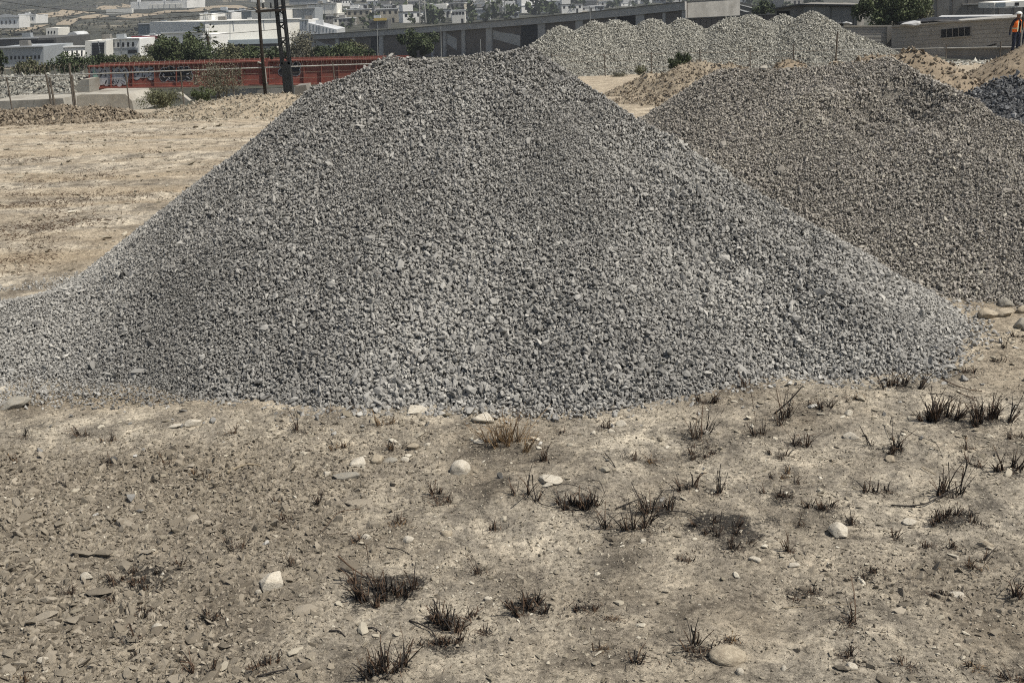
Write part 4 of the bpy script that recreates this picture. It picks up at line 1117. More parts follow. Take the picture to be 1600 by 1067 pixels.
bridge(138, 414, yt, yb, 'long rust-red bridge girder with three graffiti tags behind the fence', 9,
       [(171, 120, 56, 27, 'mix', 4, 'silver lettering with a mint first letter'), (224, 114.5, 34, 18, 'silver', 5, 'plump silver bubble lettering'), (275, 116, 46, 20, 'black', 6, 'black bubble lettering outlined in white')])
yt2 = lambda x: 94.3-(x-419)*.018; yb2 = lambda x: 133.6-(x-419)*.018
bridge(419, 640, yt2, yb2, 'second rust-red bridge girder running behind the dark tower into the gravel heap', 9,
       [(453, 109, 30, 20, 'black', 9, 'black graffiti with a white outline')])
# pale bent pipe where the two girders meet
m = [gp.p(404, 97)+gp.n*.5, gp.p(411, 99)+gp.n*.5, gp.p(414.5, 105)+gp.n*.5, gp.p(416, 116)+gp.n*.5, gp.p(417, 130)+gp.n*.5]
o = MB(m[-1]).tube(m, .07, 8).build('bent_pipe', 'concrete'); o.location = tuple(m[-1]); tag(o, 'pale bent pipe between the two red girders', 'pipe')
# railway bank left of the bridge, with rail
bk = Wall(-160, 77, 138, 77.5, 125)
a0, a1 = bk.p(-160, 129.5), bk.p(138, 123.5)
def bank_z(X, Y):
    t = np.clip((X-a0[0])/(a1[0]-a0[0]), -1, 1.0); top = a0[2]+(a1[2]-a0[2])*t
    z = np.minimum(top, top-(a0[1]-.3-Y)*.55)
    return z-1.6*sstep(a1[0]-.8, a1[0]+.6, X)+.10*fbm(X*.9, Y*.9, 3, 131)
bank = make_heap('railway_bank', bank_z, (a0[0]-2, a1[0]+1, a0[1]-7.5, a0[1]+5), .25, 'embankment_fines', C_PALE, 5200,
                 lambda x, y, r: np.clip(.16*np.exp(r.normal(0, .35, len(x))), .08, .4), lambda x, y, s, r: .42+r.normal(0, .22, len(x)), 140, spill=.2, zoff=.05, parent_name='ballast', base=macro, deep=.4)
tag(bank, 'pale stony railway bank behind the fence left of the red girder', 'railway bank')
rb = thing('railway_track', bk.p(-100, 127), 'dark railway track along the top of the stony bank', 'railway track')
part(rb, 'rail', 'dark_steel', [[bk.p(-160, 128.2)-bk.n*.8, bk.p(137, 122.3)-bk.n*.8, bk.p(137, 124.6)-bk.n*.8, bk.p(-160, 130.5)-bk.n*.8]], bk.n*.08)
part(rb, 'rail', 'dark_steel', [[bk.p(-160, 128.2)-bk.n*2.3, bk.p(137, 122.3)-bk.n*2.3, bk.p(137, 124.6)-bk.n*2.3, bk.p(-160, 130.5)-bk.n*2.3]], bk.n*.08)
mm = MB(rb.location)
for i in range(28):
    p = bk.p(-150+i*10.4, 128.6-(i*10.4)*.0199)-bk.n*.3; mm.prism([p+bk.d*.1, p-bk.d*.1, p-bk.d*.1-(0, 0, .14), p+bk.d*.1-(0, 0, .14)], -bk.n*2.4)
mm.build('sleepers', 'creosote_wood', rb)
# concrete channel pieces under and beside the bridge
def block(name, Y, px, depth, mat, label, cat):
    W_ = Wall(px[0][0], Y, px[0][0]+50, Y, px[0][1]); pts = W_.poly(px); base = pts[-1]
    m = MB(base).prism(pts, -W_.n*depth); o = m.build(name, mat); o.location = tuple(map(float, base))
    return tag(o, label, cat)
block('concrete_abutment', 76, [(117, 137), (128, 124.5), (139, 124), (140, 150), (117, 150)], 3, 'concrete', 'concrete abutment under the left end of the red girder', 'abutment')
block('concrete_apron', 60, [(120, 151), (128, 148), (196, 147.5), (206, 158), (210, 176), (120, 176)], 4, 'concrete', 'wide pale concrete apron below the left end of the girder', 'concrete apron')
block('concrete_apron', 62, [(-20, 159), (60, 156), (98, 154), (104, 176), (-20, 178)], 4, 'concrete', 'low pale concrete apron at the left edge below the railway bank', 'concrete apron')
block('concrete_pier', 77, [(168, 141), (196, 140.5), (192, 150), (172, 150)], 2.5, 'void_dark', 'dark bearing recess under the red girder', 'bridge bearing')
block('concrete_strut', 64, [(193, 141), (199, 140), (222, 162), (216, 165)], .5, 'concrete', 'slanting concrete strut below the red girder', 'concrete strut')
block('concrete_strut', 64, [(272, 146), (280, 145), (296, 158), (289, 161)], .5, 'concrete', 'short slanting concrete strut behind the weeds', 'concrete strut')
block('concrete_wall', 79, [(330, 141.5), (560, 135), (560, 150), (330, 152)], .6, 'concrete', 'long low concrete wall under the red girders', 'concrete wall')
block('concrete_footing', 47.5, [(461, 135), (478, 133), (481, 148), (461, 150)], 1.2, 'concrete_dark', 'rough dark concrete footing beside the tower base', 'footing')
# boundary fence with pipe rail, posts and curled razor wire
fw = Wall(-60, 44, 620, 47, 130)
froot = thing('boundary_fence', fw.p(80, 165), 'left boundary fence with pale pipe rail and curled razor wire', 'fence')
rail = lambda x: 121.5-x*.0395+(x*.00001)*x*.5
m = MB(froot.location); m.tube([fw.p(x, rail(x)) for x in range(-60, 621, 40)], .030, 6); m.build('rail', 'galvanised', froot)
m = MB(froot.location); m.tube([fw.p(84, 147.5), fw.p(112, 146)], .028, 6); m.build('rail', 'galvanised', froot)
for (xt, yt_, xb, yb_, rr) in [(10, 121, 19, 172, .03), (72, 117, 82, 173, .045), (77, 121, 87, 173, .045), (108, 99, 116, 172, .045), (112, 117, 119, 172, .04), (196, 114, 203, 172, .03), (282, 112, 288, 168, .03), (-45, 124, -36, 175, .03), (362, 106, 367, 160, .03), (520, 99, 523, 130, .03)]:
    m = MB(froot.location); m.tube([fw.p(xt, yt_), fw.p(xb, yb_)], rr, 7); m.build('post', 'post_rust', froot)
m = MB(froot.location); coil = []
for i in range(2200):
    x = -60+i*.31; a = i*2*math.pi/25.
    c = fw.p(x, rail(x)-8.5); coil.append(c+np.array([0, 0, 1.])*math.sin(a)*.22+fw.n*math.cos(a)*.22)
m.tube(coil, .0055, 3); m.build('razor_wire', 'rusty_wire', froot)
for k, dy in enumerate((9, 18, 27)):
    m = MB(froot.location); m.tube([fw.p(x, rail(x)+dy) for x in range(-60, 621, 68)], .006, 3); m.build('wire', 'rusty_wire', froot)
# dark lattice tower and the wooden pole beside it
tw = Wall(400, 46, 500, 46, 120); TP = tw.p
base = TP(455, 148); troot = thing('power_tower', base, 'dark steel lattice tower with plated foot in front of the red girder', 'tower')
up = lambda x, y: TP(x, y)
def ext(xa, ya, xb, yb, Yt):            # continue a leg upwards past the frame
    a, b = TP(xa, ya), TP(xb, yb); return b+(b-a)*Yt
for dn in (0, .28):
    for (xb, xt) in ((439.8, 429.5), (451.6, 440.5)):
        a = TP(xb, 101); b = TP(xt, 0); t = b+(b-a)*1.1
        m = MB(base); m.prism([a+tw.d*  .055-tw.n*dn, a-tw.d*.055-tw.n*dn, t-tw.d*.05-tw.n*dn, t+tw.d*.05-tw.n*dn], -tw.n*.10); m.build('leg', 'dark_steel', troot)
m = MB(base); m.prism([TP(439, 98), TP(452.5, 97), TP(457.5, 148), TP(443.5, 149)][::-1], -tw.n*.36); m.build('base_plate', 'dark_steel', troot)
ys_ = list(range(96, -90, -12))
for i, yy in enumerate(ys_[:-1]):
    f_ = lambda y: (439.8-(101-y)*10.3/101, 451.6-(101-y)*11.1/101)
    (l0, r0_), (l1, r1_) = f_(yy), f_(ys_[i+1])
    for (p, q) in (((l0, yy), (r1_, ys_[i+1])), ((r0_, yy), (l1, ys_[i+1]))) if i % 2 == 0 else ((((l0, yy), (r0_, yy))),):
        a, b = TP(*p), TP(*q); m = MB(base); m.tube([a-tw.n*.05, b-tw.n*.05], .028, 4); m.build('brace', 'dark_steel', troot)
m = MB(base); a = TP(400, 16.5); b = TP(446, 13.5); m.prism([a, b, b-(0, 0, .10), a-(0, 0, .10)], tw.n*.12); ca = m.build('cross_arm', 'creosote_wood', troot)
for x in (403, 412, 424):
    m = MB(base); p = TP(x, 14.5-.07*(x-403))+tw.n*.06; m.tube([p, p+np.array([0, 0, .1]), p+np.array([0, 0, .22])], .05, 8, .03); m.build('insulator', 'dark_steel', troot)
pole_b = TP(411, 118); pole = MB(pole_b).tube([pole_b-np.array([0, 0, 1.]), TP(406.8, 50), TP(397.5, -90)], .075, 10, .062).build('utility_pole', 'creosote_wood', None, True)
pole.location = tuple(map(float, pole_b)); tag(pole, 'dark wooden utility pole just left of the lattice tower', 'utility pole')
def wire(px0, Y0, px1, Y1, sag, label, r=.012):
    a, b = at(*px0, Y0), at(*px1, Y1); t = np.linspace(0, 1, 18)
    P = a[None]+(b-a)[None]*t[:, None]; P[:, 2] -= sag*4*t*(1-t)
    o = MB(a).tube(P, r, 3).build('overhead_wire', 'dark_steel'); o.location = tuple(map(float, a)); tag(o, label, 'wire', 'overhead wires')
wire((403, 12), 46, (-30, -4), 60, .5, 'upper overhead wire running left from the cross arm')
wire((412, 13), 46, (-30, 6), 70, .7, 'lower overhead wire running left from the cross arm')
wire((424, 12), 46, (700, -40), 50, .3, 'overhead wire running right from the cross arm')
wire((436, 46), 46, (160, 44), 90, .4, 'thin overhead wire crossing in front of the white factory')
# rubble along the far edge of the field
def crest_mound(path, Y, slope, **kw):
    P = [at(px, py, Y) for px, py in path]
    return [((P[i][0], P[i][1]), (P[i+1][0], P[i+1][1]), P[i][2], P[i+1][2], slope) for i in range(len(P)-1)]
soil_mound('rubble_bank', crest_mound([(-40, 179), (40, 175), (100, 170), (150, 170), (215, 178)], 28.2, .36), 'sandy_soil',
           'low bank of rubble and stones at the far edge of the field, left', 221, step=.12, n=9000, csize=.05, amp=.09, cat='rubble bank', coll=C_SOIL)
soil_mound('rubble_bank', crest_mound([(270, 168), (350, 158), (410, 149), (450, 152), (500, 160)], 28.6, .22), 'sandy_soil',
           'sandy rubble bank at the foot of the lattice tower', 225, step=.12, n=8000, csize=.032, amp=.09, cat='rubble bank', tintc=.5, coll=C_PEB)

# ================================================================== plants
def foliage(c, rad, n, leaf, r, clumps=14, flat=1.0, airy=0.):
    """leaf-sized faces spread through clumps inside an uneven crown"""
    cc = r.normal(size=(clumps, 3)); cc /= np.linalg.norm(cc, axis=1)[:, None]; cc *= r.uniform(.2, .95, (clumps, 1))*np.asarray(rad)[None]
    cr = r.uniform(.16, .40, clumps)*np.mean(rad)
    k = r.integers(clumps, size=n); d = r.normal(size=(n, 3)); d /= np.linalg.norm(d, axis=1)[:, None]
    P = np.asarray(c)[None]+cc[k]+d*(cr[k]*r.random(n)**.4*(1+airy))[:, None]
    lowz = c[2]-rad[2]; P[:, 2] = np.where(P[:, 2] < lowz, lowz+rad[2]*r.random(n)*.3, P[:, 2])
    a = r.normal(size=(n, 3)); a /= np.linalg.norm(a, axis=1)[:, None]; b = np.cross(a, r.normal(size=(n, 3))); b /= np.linalg.norm(b, axis=1)[:, None]
    s_ = (leaf*r.uniform(.6, 1.4, n))[:, None]
    V = np.stack([P-a*s_, P+b*s_*.5, P+a*s_, P-b*s_*.5], 1).reshape(-1, 3)
    F = np.arange(4*n).reshape(-1, 4)
    return [tuple(q) for q in V.tolist()], [tuple(q) for q in F.tolist()]
def shrub(px, pyb, wpx, hpx, Y, n, leaf, mat, label, seed, name='shrub', cat='shrub', group='shrubs and trees', airy=0., trunk=None, clumps=30):
    trunk = .0 if trunk is None else trunk
    r = np.random.default_rng(seed); b = at(px, pyb, Y); k = np.linalg.norm(b-CAM)/FPX; w, h = wpx*k/2, hpx*k
    root = thing(name, b, label, cat, group)
    rad = np.array([w, w*.8, h*(1-trunk)/2]); c = np.array([0, 0, h*(1+trunk)/2])
    V, F = foliage(c, rad, int(n*1.7), leaf*.72, r, clumps, 1., airy); meshobj('crown', V, F, mat, root)
    m = MB()
    for i in range(5):
        a = r.uniform(0, 6.28); e = c+np.array([math.cos(a)*w*.6, math.sin(a)*w*.5, r.uniform(-.1, .5)*h])
        s0 = np.array([math.cos(a)*.05*w, math.sin(a)*.05*w, -.3]); mid = (s0+e)/2+r.normal(0, .06*h, 3)
        m.tube([s0, mid, e], h*.014, 5, h*.004)
    m.build('trunk', 'bark', root)
    return root
SH = [
 (285, 101, 84, 42, 92, 5200, .15, 'leaf_green', 'broad dark green tree behind the red girder, left of the palm', 0.),
 (247, 96, 34, 32, 96, 1100, .12, 'leaf_grey', 'thin airy tree in front of the white building, left of the green one', .5),
 (205, 103, 70, 14, 90, 2200, .13, 'leaf_olive', 'low olive scrub above the girder at the maroon-banded building', .1),
 (115, 112, 70, 24, 88, 2600, .14, 'leaf_dark', 'dark scrub behind the fence left of the girder end', .1),
 (165, 106, 60, 14, 89, 1800, .13, 'leaf_dark', 'dark low scrub behind the left end of the red girder', .15),
 (310, 101, 60, 22, 91, 2000, .14, 'leaf_dark', 'dark scrub under the palm behind the red girder', .15),
 (500, 95, 50, 18, 97, 1500, .13, 'leaf_dark', 'dark low scrub right of the half-dry bush', .15),
 (575, 93, 30, 14, 99, 900, .13, 'leaf_dark', 'low scrub at the foot of the dark warehouse gateway', .15),
 (50, 118, 60, 18, 88, 1900, .13, 'leaf_olive', 'greyish scrub behind the razor wire at far left', .2),
 (2, 112, 22, 32, 88, 1100, .13, 'leaf_dark', 'dark bush cut by the left edge', 0.),
 (362, 100, 74, 26, 92, 2600, .14, 'leaf_olive', 'olive scrub behind the girder right of the palm', .2),
 (400, 98, 40, 24, 92, 1300, .13, 'leaf_green', 'green scrub behind the wooden pole', .1),
 (432, 97, 40, 22, 94, 1400, .13, 'leaf_dark', 'dark scrub behind the lattice tower', .1),
 (474, 96, 60, 42, 96, 1700, .11, 'leaf_grey', 'tall airy half-dry bush right of the lattice tower', .5),
 (530, 95, 78, 22, 98, 2600, .14, 'leaf_green', 'green bush in front of the left end of the warehouse', .1),
 (560, 92, 36, 26, 100, 1200, .13, 'leaf_olive', 'olive bush at the warehouse wall left of the dark door', .2),
 (656, 92, 66, 44, 110, 4600, .17, 'leaf_dark', 'round dark green tree against the warehouse wall', 0.),
 (345, 161, 78, 62, 42, 2600, .045, 'leaf_grey', 'tall grey-green thorn shrub in front of the red girder', .45),
 (318, 162, 36, 22, 40, 1500, .045, 'leaf_green', 'low green shrub at the foot of the thorn shrub', .1),
 (252, 169, 66, 26, 38, 2600, .045, 'leaf_olive', 'olive weeds at the field edge below the girder', .25),
 (1063, 112, 40, 27, 46, 2600, .05, 'leaf_dark', 'small dark green bush by the wire fence before the ballast heaps', 0.),
 (1000, 120, 20, 20, 47, 700, .04, 'leaf_olive', 'small olive weed clump left of the green bush at the fence', .2),
 (968, 126, 34, 12, 46, 700, .04, 'leaf_grey', 'dry grey weeds at the foot of the wire fence', .4),
 (1392, 44, 104, 52, 66, 6000, .13, 'leaf_green', 'big green tree on the roofline right of the grey shed', .05),
 (1430, 38, 46, 40, 67, 1200, .11, 'leaf_olive', 'thin-leaved tree at the right of the big green tree', .5),
 (1192, 28, 36, 22, 110, 1200, .14, 'leaf_dark', 'dark tree between the striped roof and the grey shed', .1),
]
for i, (px, pyb, wp, hp, Y, n, lf, mt, lab, airy) in enumerate(SH):
    shrub(px, pyb, wp, hp, Y, n, lf, mt, lab, 500+i, 'tree' if 'tree' in lab else 'shrub', 'tree' if 'tree' in lab else 'shrub', 'shrubs and trees', airy)
# fan palm
b = at(329, 97, 95); k = np.linalg.norm(b-CAM)/FPX; root = thing('palm_tree', b, 'small fan palm in front of the white factory', 'palm tree')
h = 36*k; MB().tube([(0, 0, -.5), (.03, 0, h*.5), (0, 0, h)], .16, 8, .13).build('trunk', 'bark', root)
V = []; F = []; r = np.random.default_rng(8)
for i in range(46):
    a = r.uniform(0, 6.28); el = r.uniform(-.9, 1.3); d = np.array([math.cos(a)*math.cos(el), math.sin(a)*math.cos(el), math.sin(el)]); s = np.cross(d, (0, 0, 1.)); s /= np.linalg.norm(s)+1e-6
    L = r.uniform(.55, .8)*k*20/1.; tip = np.array([0, 0, h])+d*L
    for j in range(-4, 5):
        e = len(V); q = tip+(d*math.cos(j*.3)+s*math.sin(j*.3))*L*.55-np.array([0, 0, .1]); V += [tip, tip+(q-tip)*.5+np.cross(d, s)*.05, q]; F.append((e, e+1, e+2))
    e = len(V); V += [np.array([.03, 0, h]), np.array([-.03, 0, h]), tip]; F.append((e, e+1, e+2))
meshobj('crown', V, F, 'palm_leaf', root)

# ================================================================== warehouse with columns across the middle
ww = Wall(478, 190, 1073, 138, 60); WP = ww.p
top = lambda x: 55.0-(x-478)*.0625-((x-478)/595)**2*15.5
wroot = thing('warehouse', WP(760, 95), 'long grey warehouse with columns and brown wall panels behind the heaps', 'warehouse')
def strip(xa, xb, fa, fb, proud, n=1):
    xs = np.linspace(xa, xb, n+1); out = []
    for i in range(n): out.append([p+ww.n*proud for p in (WP(xs[i], fa(xs[i])), WP(xs[i+1], fa(xs[i+1])), WP(xs[i+1], fb(xs[i+1])), WP(xs[i], fb(xs[i])))])
    return out
fas = lambda x: top(x)+8+5.5*(x-478)/595
low = lambda x: 100-.02*(x-478)
a_, b_ = [WP(478, 100), WP(478, top(478)+1)], [WP(1072, top(1072)+1), WP(1072, 88)]
m = MB(wroot.location)
for q in strip(478, 1072, lambda x: top(x)+1, low, 0, 8): m.prism(q, -ww.n*.4)
m.build('wall', 'brick_brown', wroot)
m = MB(wroot.location)
for q in strip(476, 1073, top, fas, .45, 8): m.prism(q, -ww.n*.42)
m.build('fascia', 'fascia_grey', wroot)
m = MB(wroot.location)
for q in strip(477, 1073, top, lambda x: top(x)+.7, .6, 8): m.prism(q, -ww.n*14.)
m.build('roof', 'roof_dark', wroot)
m = MB(wroot.location); e0, e1 = WP(1072, top(1072)), WP(1072, 60)
m.prism([e0-ww.n*.42, e1-ww.n*.42, e1-ww.n*14, e0-ww.n*14], -ww.d*.3); m.build('end_wall', 'block_grey', wroot)
for (xa, xb) in ((488, 493), (526, 531), (552, 556), (594, 600), (676, 679), (694, 698), (723, 728), (761, 770), (842, 853), (901, 912), (963, 965), (995, 1008), (1037, 1041), (1067, 1073)):
    part(wroot, 'column', 'fascia_grey', strip(xa, xb, lambda x: fas(x)+.1, low, .28), -ww.n*.279)
for (xa, xb, dy, mt, lab) in ((580, 594, 1.5, 'shutter_dark', 'dark shuttered gateway'), (815, 841, 4, 'shutter_dark', 'dark slatted door'), (965.5, 994.5, 3.5, 'void_dark', 'dark open doorway')):
    part(wroot, 'door', mt, strip(xa, xb, lambda x: fas(x)+dy*.3, low, .10), -ww.n*.099)['label'] = lab
    dd = [c for c in wroot.children if c.name.startswith('door')][-1]
    for k_ in range(7):
        part(wroot, 'door_slat', mt, strip(xa+.5, xb-.5, lambda x: fas(x)+dy*.3+k_*6+1, lambda x: fas(x)+dy*.3+k_*6+3.5, .16), -ww.n*.059)
for j, px in enumerate(([(697.5, 52), (706, 57), (714, 61), (714, 79), (706, 74), (697.5, 68)], [(770.5, 47), (782, 51), (800, 53), (813, 56), (813, 73), (792, 67), (770.5, 61)], [(493.5, 62), (505, 68), (525, 72), (525, 84), (493.5, 80)], [(533, 66), (551, 70), (551, 80), (533, 76)])):
    m = MB(wroot.location); m.prism([p+ww.n*.04 for p in ww.poly(px)], -ww.n*.039); m.build('pale_patch', 'patch_grey', wroot)  # slanted patches paler than the wall behind
for (xa, xb, ya, yb) in ((679, 693, 44, 52), (600.5, 622, 53, 62), (728.5, 760, 39, 56), (853.5, 900, 28, 50), (912.5, 962, 23, 44), (1008.5, 1036.5, 17, 40), (1041.5, 1066.5, 15, 40), (556.5, 579.5, 56, 70), (631, 675, 48, 66), (771, 797, 34, 47)):
    sl_ = .085
    m = MB(wroot.location); m.prism([p+ww.n*.03 for p in ww.poly([(xa, ya), (xb, ya-sl_*(xb-xa)), (xb, yb+12-sl_*(xb-xa)), (xa, yb+12)])], -ww.n*.029); m.build('wall_panel', 'brick_brown', wroot)
# light standards and poles by the warehouse
for (px, y0, y1, Y, lab) in ((590, 47, 90, 130, 'thin pale pole before the dark gateway of the warehouse'), (689, 42, 82, 130, 'thin pale pole right of the round tree'), (922, 10, 45, 120, 'thin pole over the second ballast heap'), (751, 62, 80, 120, 'short pole at the warehouse wall')):
    a, b = at(px, y1, Y), at(px-.5, y0, Y); o = MB(a).tube([a-np.array([0, 0, .5]), b], .07, 6, .05).build('pole', 'galvanised'); o.location = tuple(map(float, a)); tag(o, lab, 'pole')

# ================================================================== factory buildings, far left
def facade(name, label, xl, Yl, xr, Yr, outline, mat, depth, parts=(), cat='building', group='factory buildings'):
    """building from the pixel outline of its front (clockwise from top left); parts: (name, material, pixel polygon, proud)"""
    w_ = Wall(xl, Yl, xr, Yr, outline[0][1]); pts = w_.poly(outline); loc = pts[-1]
    root = thing(name, loc, label, cat, group)
    MB(loc).prism(pts, -w_.n*depth).build('wall', mat, root)
    for (nm, mt, px, pr) in parts:
        MB(loc).prism([p+w_.n*pr for p in w_.poly(px)], -w_.n*(pr+.02 if pr > 0 else .05)).build(nm, mt, root)
    if name == 'factory_building' and depth > 9:
        rr = random.Random(label); W_ = np.linalg.norm(pts[1]-pts[0])
        for i in range(int(np.clip(W_/9, 1, 4))):          # vents and tanks on the roof, downpipes on the wall
            t = (i+rr.uniform(.2, .8))/np.clip(W_/9, 1, 4); c = pts[0]+(pts[1]-pts[0])*min(t, .93)-w_.n*rr.uniform(2, min(6, depth-1.5)); sz = rr.uniform(.7, 1.5)
            MB(loc).box(c+np.array([0, 0, sz*.3]), (sz*1.3, sz, sz*.9)).build('roof_unit', rr.choice(['roof_metal', 'grey_wall', 'concrete_dark']), root)
            q = pts[0]+(pts[1]-pts[0])*min(.97, t+.05)+w_.n*.1; MB(loc).prism([q, q+w_.d*.16, q+w_.d*.16-np.array([0, 0, 2.4]), q-np.array([0, 0, 2.4])], -w_.n*.08).build('downpipe', 'grey_wall', root)
    return root, w_
def nest(root, child, parent):
    """pieces of a part become its own children (all share the root's origin)"""
    ps = [o for o in root.children if o.name.split('.')[0] == parent]
    for o in [c for c in root.children if c.name.split('.')[0] == child]:
        ctr = lambda q: np.mean([v.co for v in q.data.vertices], 0)
        o.parent = min(ps, key=lambda p: np.linalg.norm(ctr(p)-ctr(o)))
def Rr(x0, y0, x1, y1, s=.028): return [(x0, y0), (x1, y0-s*(x1-x0)), (x1, y1-s*(x1-x0)), (x0, y1)]
def wins(x0, x1, n, y0, y1, s=.028, wd=.55, mt='void_dark', nm='window', x_ref=None):
    st = (x1-x0)/n; xr = x0 if x_ref is None else x_ref
    return [(nm, mt, [(x0+i*st, y0-s*(x0+i*st-xr)), (x0+i*st+st*wd, y0-s*(x0+i*st+st*wd-xr)), (x0+i*st+st*wd, y1-s*(x0+i*st+st*wd-xr)), (x0+i*st, y1-s*(x0+i*st-xr))], .06) for i in range(n)]
facade('factory_building', 'grey factory wing with a row of small windows at far left', -12, 200, 68, 200, Rr(-12, 75, 68, 106), 'grey_wall', 14,
       [('roof_edge', 'roof_metal', Rr(-12, 73.6, 68, 75.6), .5)]+wins(10, 66, 9, 88.5, 93.5, wd=.45))
facade('factory_building', 'dark-roofed low hall behind the grey wing at far left', -12, 240, 88, 240, Rr(-12, 62, 88, 80), 'roof_dark', 20, [('roof_edge', 'roof_metal', Rr(-12, 60.4, 60, 62.4), .4), ('opening', 'void_dark', Rr(30, 64.5, 84, 70), .05)])
rt, w_ = facade('factory_building', 'white gabled shed beside the grey wing', 68, 205, 136, 215, [(68, 82), (82, 73.5), (136, 71.5), (136, 95), (68, 100)], 'white_wall', 12,
       [('roof', 'roof_metal', [(81, 73.6), (135, 71.6), (135, 73.4), (84, 75.4)], .4)]+wins(104, 134, 4, 80, 89, wd=.3)+[('wall_seam', 'grey_wall', [(94.6, 74.6), (95.4, 74.6), (95.4, 98), (94.6, 98)], .05)])
_ld, _ = facade('factory_building', 'tall pale block with a big dark loading door', 133, 208, 166, 208, Rr(133, 64.5, 166, 98), 'cream_wall', 12,
       [('loading_door', 'shutter_dark', Rr(144, 67.5, 163, 93), .06), ('door_frame', 'roof_metal', Rr(143, 66.6, 164, 67.5), .1)]+[('door_slat', 'void_dark', Rr(144.5, 71+i*4.4, 162.5, 72.2+i*4.4), .1) for i in range(5)])
nest(_ld, 'door_slat', 'loading_door'); nest(_ld, 'door_frame', 'loading_door')
facade('factory_building', 'white and grey workshop right of the loading door', 166, 212, 218, 212, Rr(166, 62.5, 218, 96), 'white_wall', 12,
       [('lower_band', 'grey_wall', Rr(168, 76, 216, 90), .05), ('roof_edge', 'roof_metal', Rr(166, 61, 218, 62.6), .4)]+wins(168, 214, 6, 67.5, 74.5, wd=.4)+[('lower_window', 'void_dark', Rr(200, 78.5, 214, 84), .09)])
facade('factory_building', 'white building with a maroon sign band', 205, 222, 330, 222, Rr(205, 58.5, 330, 97), 'white_wall', 14,
       [('sign_band', 'maroon_band', Rr(206, 57, 250, 61.5), .3), ('roof_edge', 'roof_metal', Rr(252, 51, 318, 52.6), .5), ('upper_wall', 'white_wall', Rr(252, 52.6, 318, 60), .1), ('door', 'void_dark', Rr(227, 84, 233, 92), .06)]+wins(255, 315, 8, 66, 70, wd=.5, mt='bluegrey_wall'))
facade('factory_building', 'long blue-grey hall above the white building', 216, 300, 322, 300, Rr(216, 38.5, 322, 58), 'bluegrey_wall', 20, [('roof_edge', 'roof_metal', Rr(216, 37.4, 322, 38.6), .4)]+[('wall_seam', 'grey_wall', Rr(216+i*13, 39-.36*i, 216.7+i*13, 57-.36*i), .06) for i in range(1, 8)])
facade('factory_building', 'small pale tower block above the dark-roofed hall', 72, 300, 91, 300, Rr(72, 44.5, 91, 62), 'cream_wall', 8, wins(75, 89, 3, 49, 53, wd=.4))
facade('factory_building', 'pale arched-roof shed left of the blue-grey hall', 105, 290, 121, 290, [(105, 55), (108, 51.5), (113, 50.3), (118, 51.5), (121, 54.5), (121, 62), (105, 62.5)], 'roof_metal', 8)
facade('factory_building', 'white house cluster on the hillside at the left edge', -8, 430, 30, 430, Rr(-8, 28, 30, 45), 'white_wall', 14, wins(2, 28, 4, 33, 38, wd=.3)+[('roof', 'roof_metal', [(-8, 26), (8, 22.5), (30, 25), (30, 27.4), (-8, 28.4)], .4)])
facade('factory_building', 'white terrace house right of the cluster at the left edge', 30, 440, 56, 440, Rr(30, 24, 56, 38), 'white_wall', 12, wins(32, 54, 5, 28, 32, wd=.4)+[('roof', 'roof_metal', Rr(29, 22.4, 56.5, 24.3), .4)])
facade('factory_building', 'long white hall high on the hillside at upper left', 204, 480, 292, 480, Rr(204, 3.5, 292, 15.5), 'white_wall', 30, [('lower_wall', 'cream_wall', Rr(233, 7.5, 285, 14), .1)]+[('wall_seam', 'grey_wall', Rr(238+i*9, 7.6-.25*i, 238.7+i*9, 14-.25*i), .16) for i in range(5)])
facade('retaining_wall', 'pale retaining wall below the long white hall', 166, 440, 206, 440, Rr(166, 15, 206, 22.5), 'cream_wall', 2, cat='wall', group=None)
facade('retaining_wall', 'thin pale terrace wall across the scrub hillside', 62, 470, 150, 470, Rr(62, 13.5, 150, 16.6, .05), 'block_grey', 2, cat='wall', group=None)
facade('factory_building', 'big cream-white factory behind the palm and wooden pole', 320, 260, 470, 275, Rr(320, 34, 470, 82), 'cream_wall', 40,
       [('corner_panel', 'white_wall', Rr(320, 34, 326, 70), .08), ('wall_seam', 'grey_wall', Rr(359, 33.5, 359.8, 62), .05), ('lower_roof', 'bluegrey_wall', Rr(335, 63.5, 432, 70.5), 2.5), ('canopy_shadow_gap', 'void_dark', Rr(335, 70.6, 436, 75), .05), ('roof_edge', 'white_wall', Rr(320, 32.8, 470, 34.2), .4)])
for (x0, y0, x1, y1, Y, mt, lab) in [(312, 22.5, 331, 36, 300, 'white_wall', 'white roof block at the left of the big cream factory'), (329, 18, 354, 34, 320, 'bluegrey_wall', 'blue-grey upper block over the cream factory, left one'),
        (352, 21, 362, 33, 310, 'white_wall', 'narrow white block on the roof of the cream factory'), (361, 18.5, 394, 33, 322, 'bluegrey_wall', 'blue-grey upper block over the cream factory, right one'),
        (393, 18, 442, 32, 315, 'cream_wall', 'cream upper block behind the wooden pole'), (444, 14.5, 492, 46, 330, 'grey_wall', 'grey ribbed block right of the lattice tower'), (468, 32, 482, 54, 268, 'white_wall', 'white stair tower at the right end of the cream factory'),
        (479, 7, 526, 23, 420, 'cream_wall', 'pale hall high up right of the lattice tower'), (452, -6, 500, 8, 450, 'grey_wall', 'grey hall at the top edge right of the lattice tower')]:
    facade('factory_building', lab, x0, Y, x1, Y, Rr(x0, y0, x1, y1), mt, 15, [('roof_edge', 'roof_metal', Rr(x0, y0-.9, x1, y0+.3), .4)]+[('wall_seam', 'grey_wall' if mt != 'grey_wall' else 'bluegrey_wall', Rr(x0+(x1-x0)*f, y0+.8, x0+(x1-x0)*f+.6, y1-.5), .06) for f in (.3, .6, .85)])
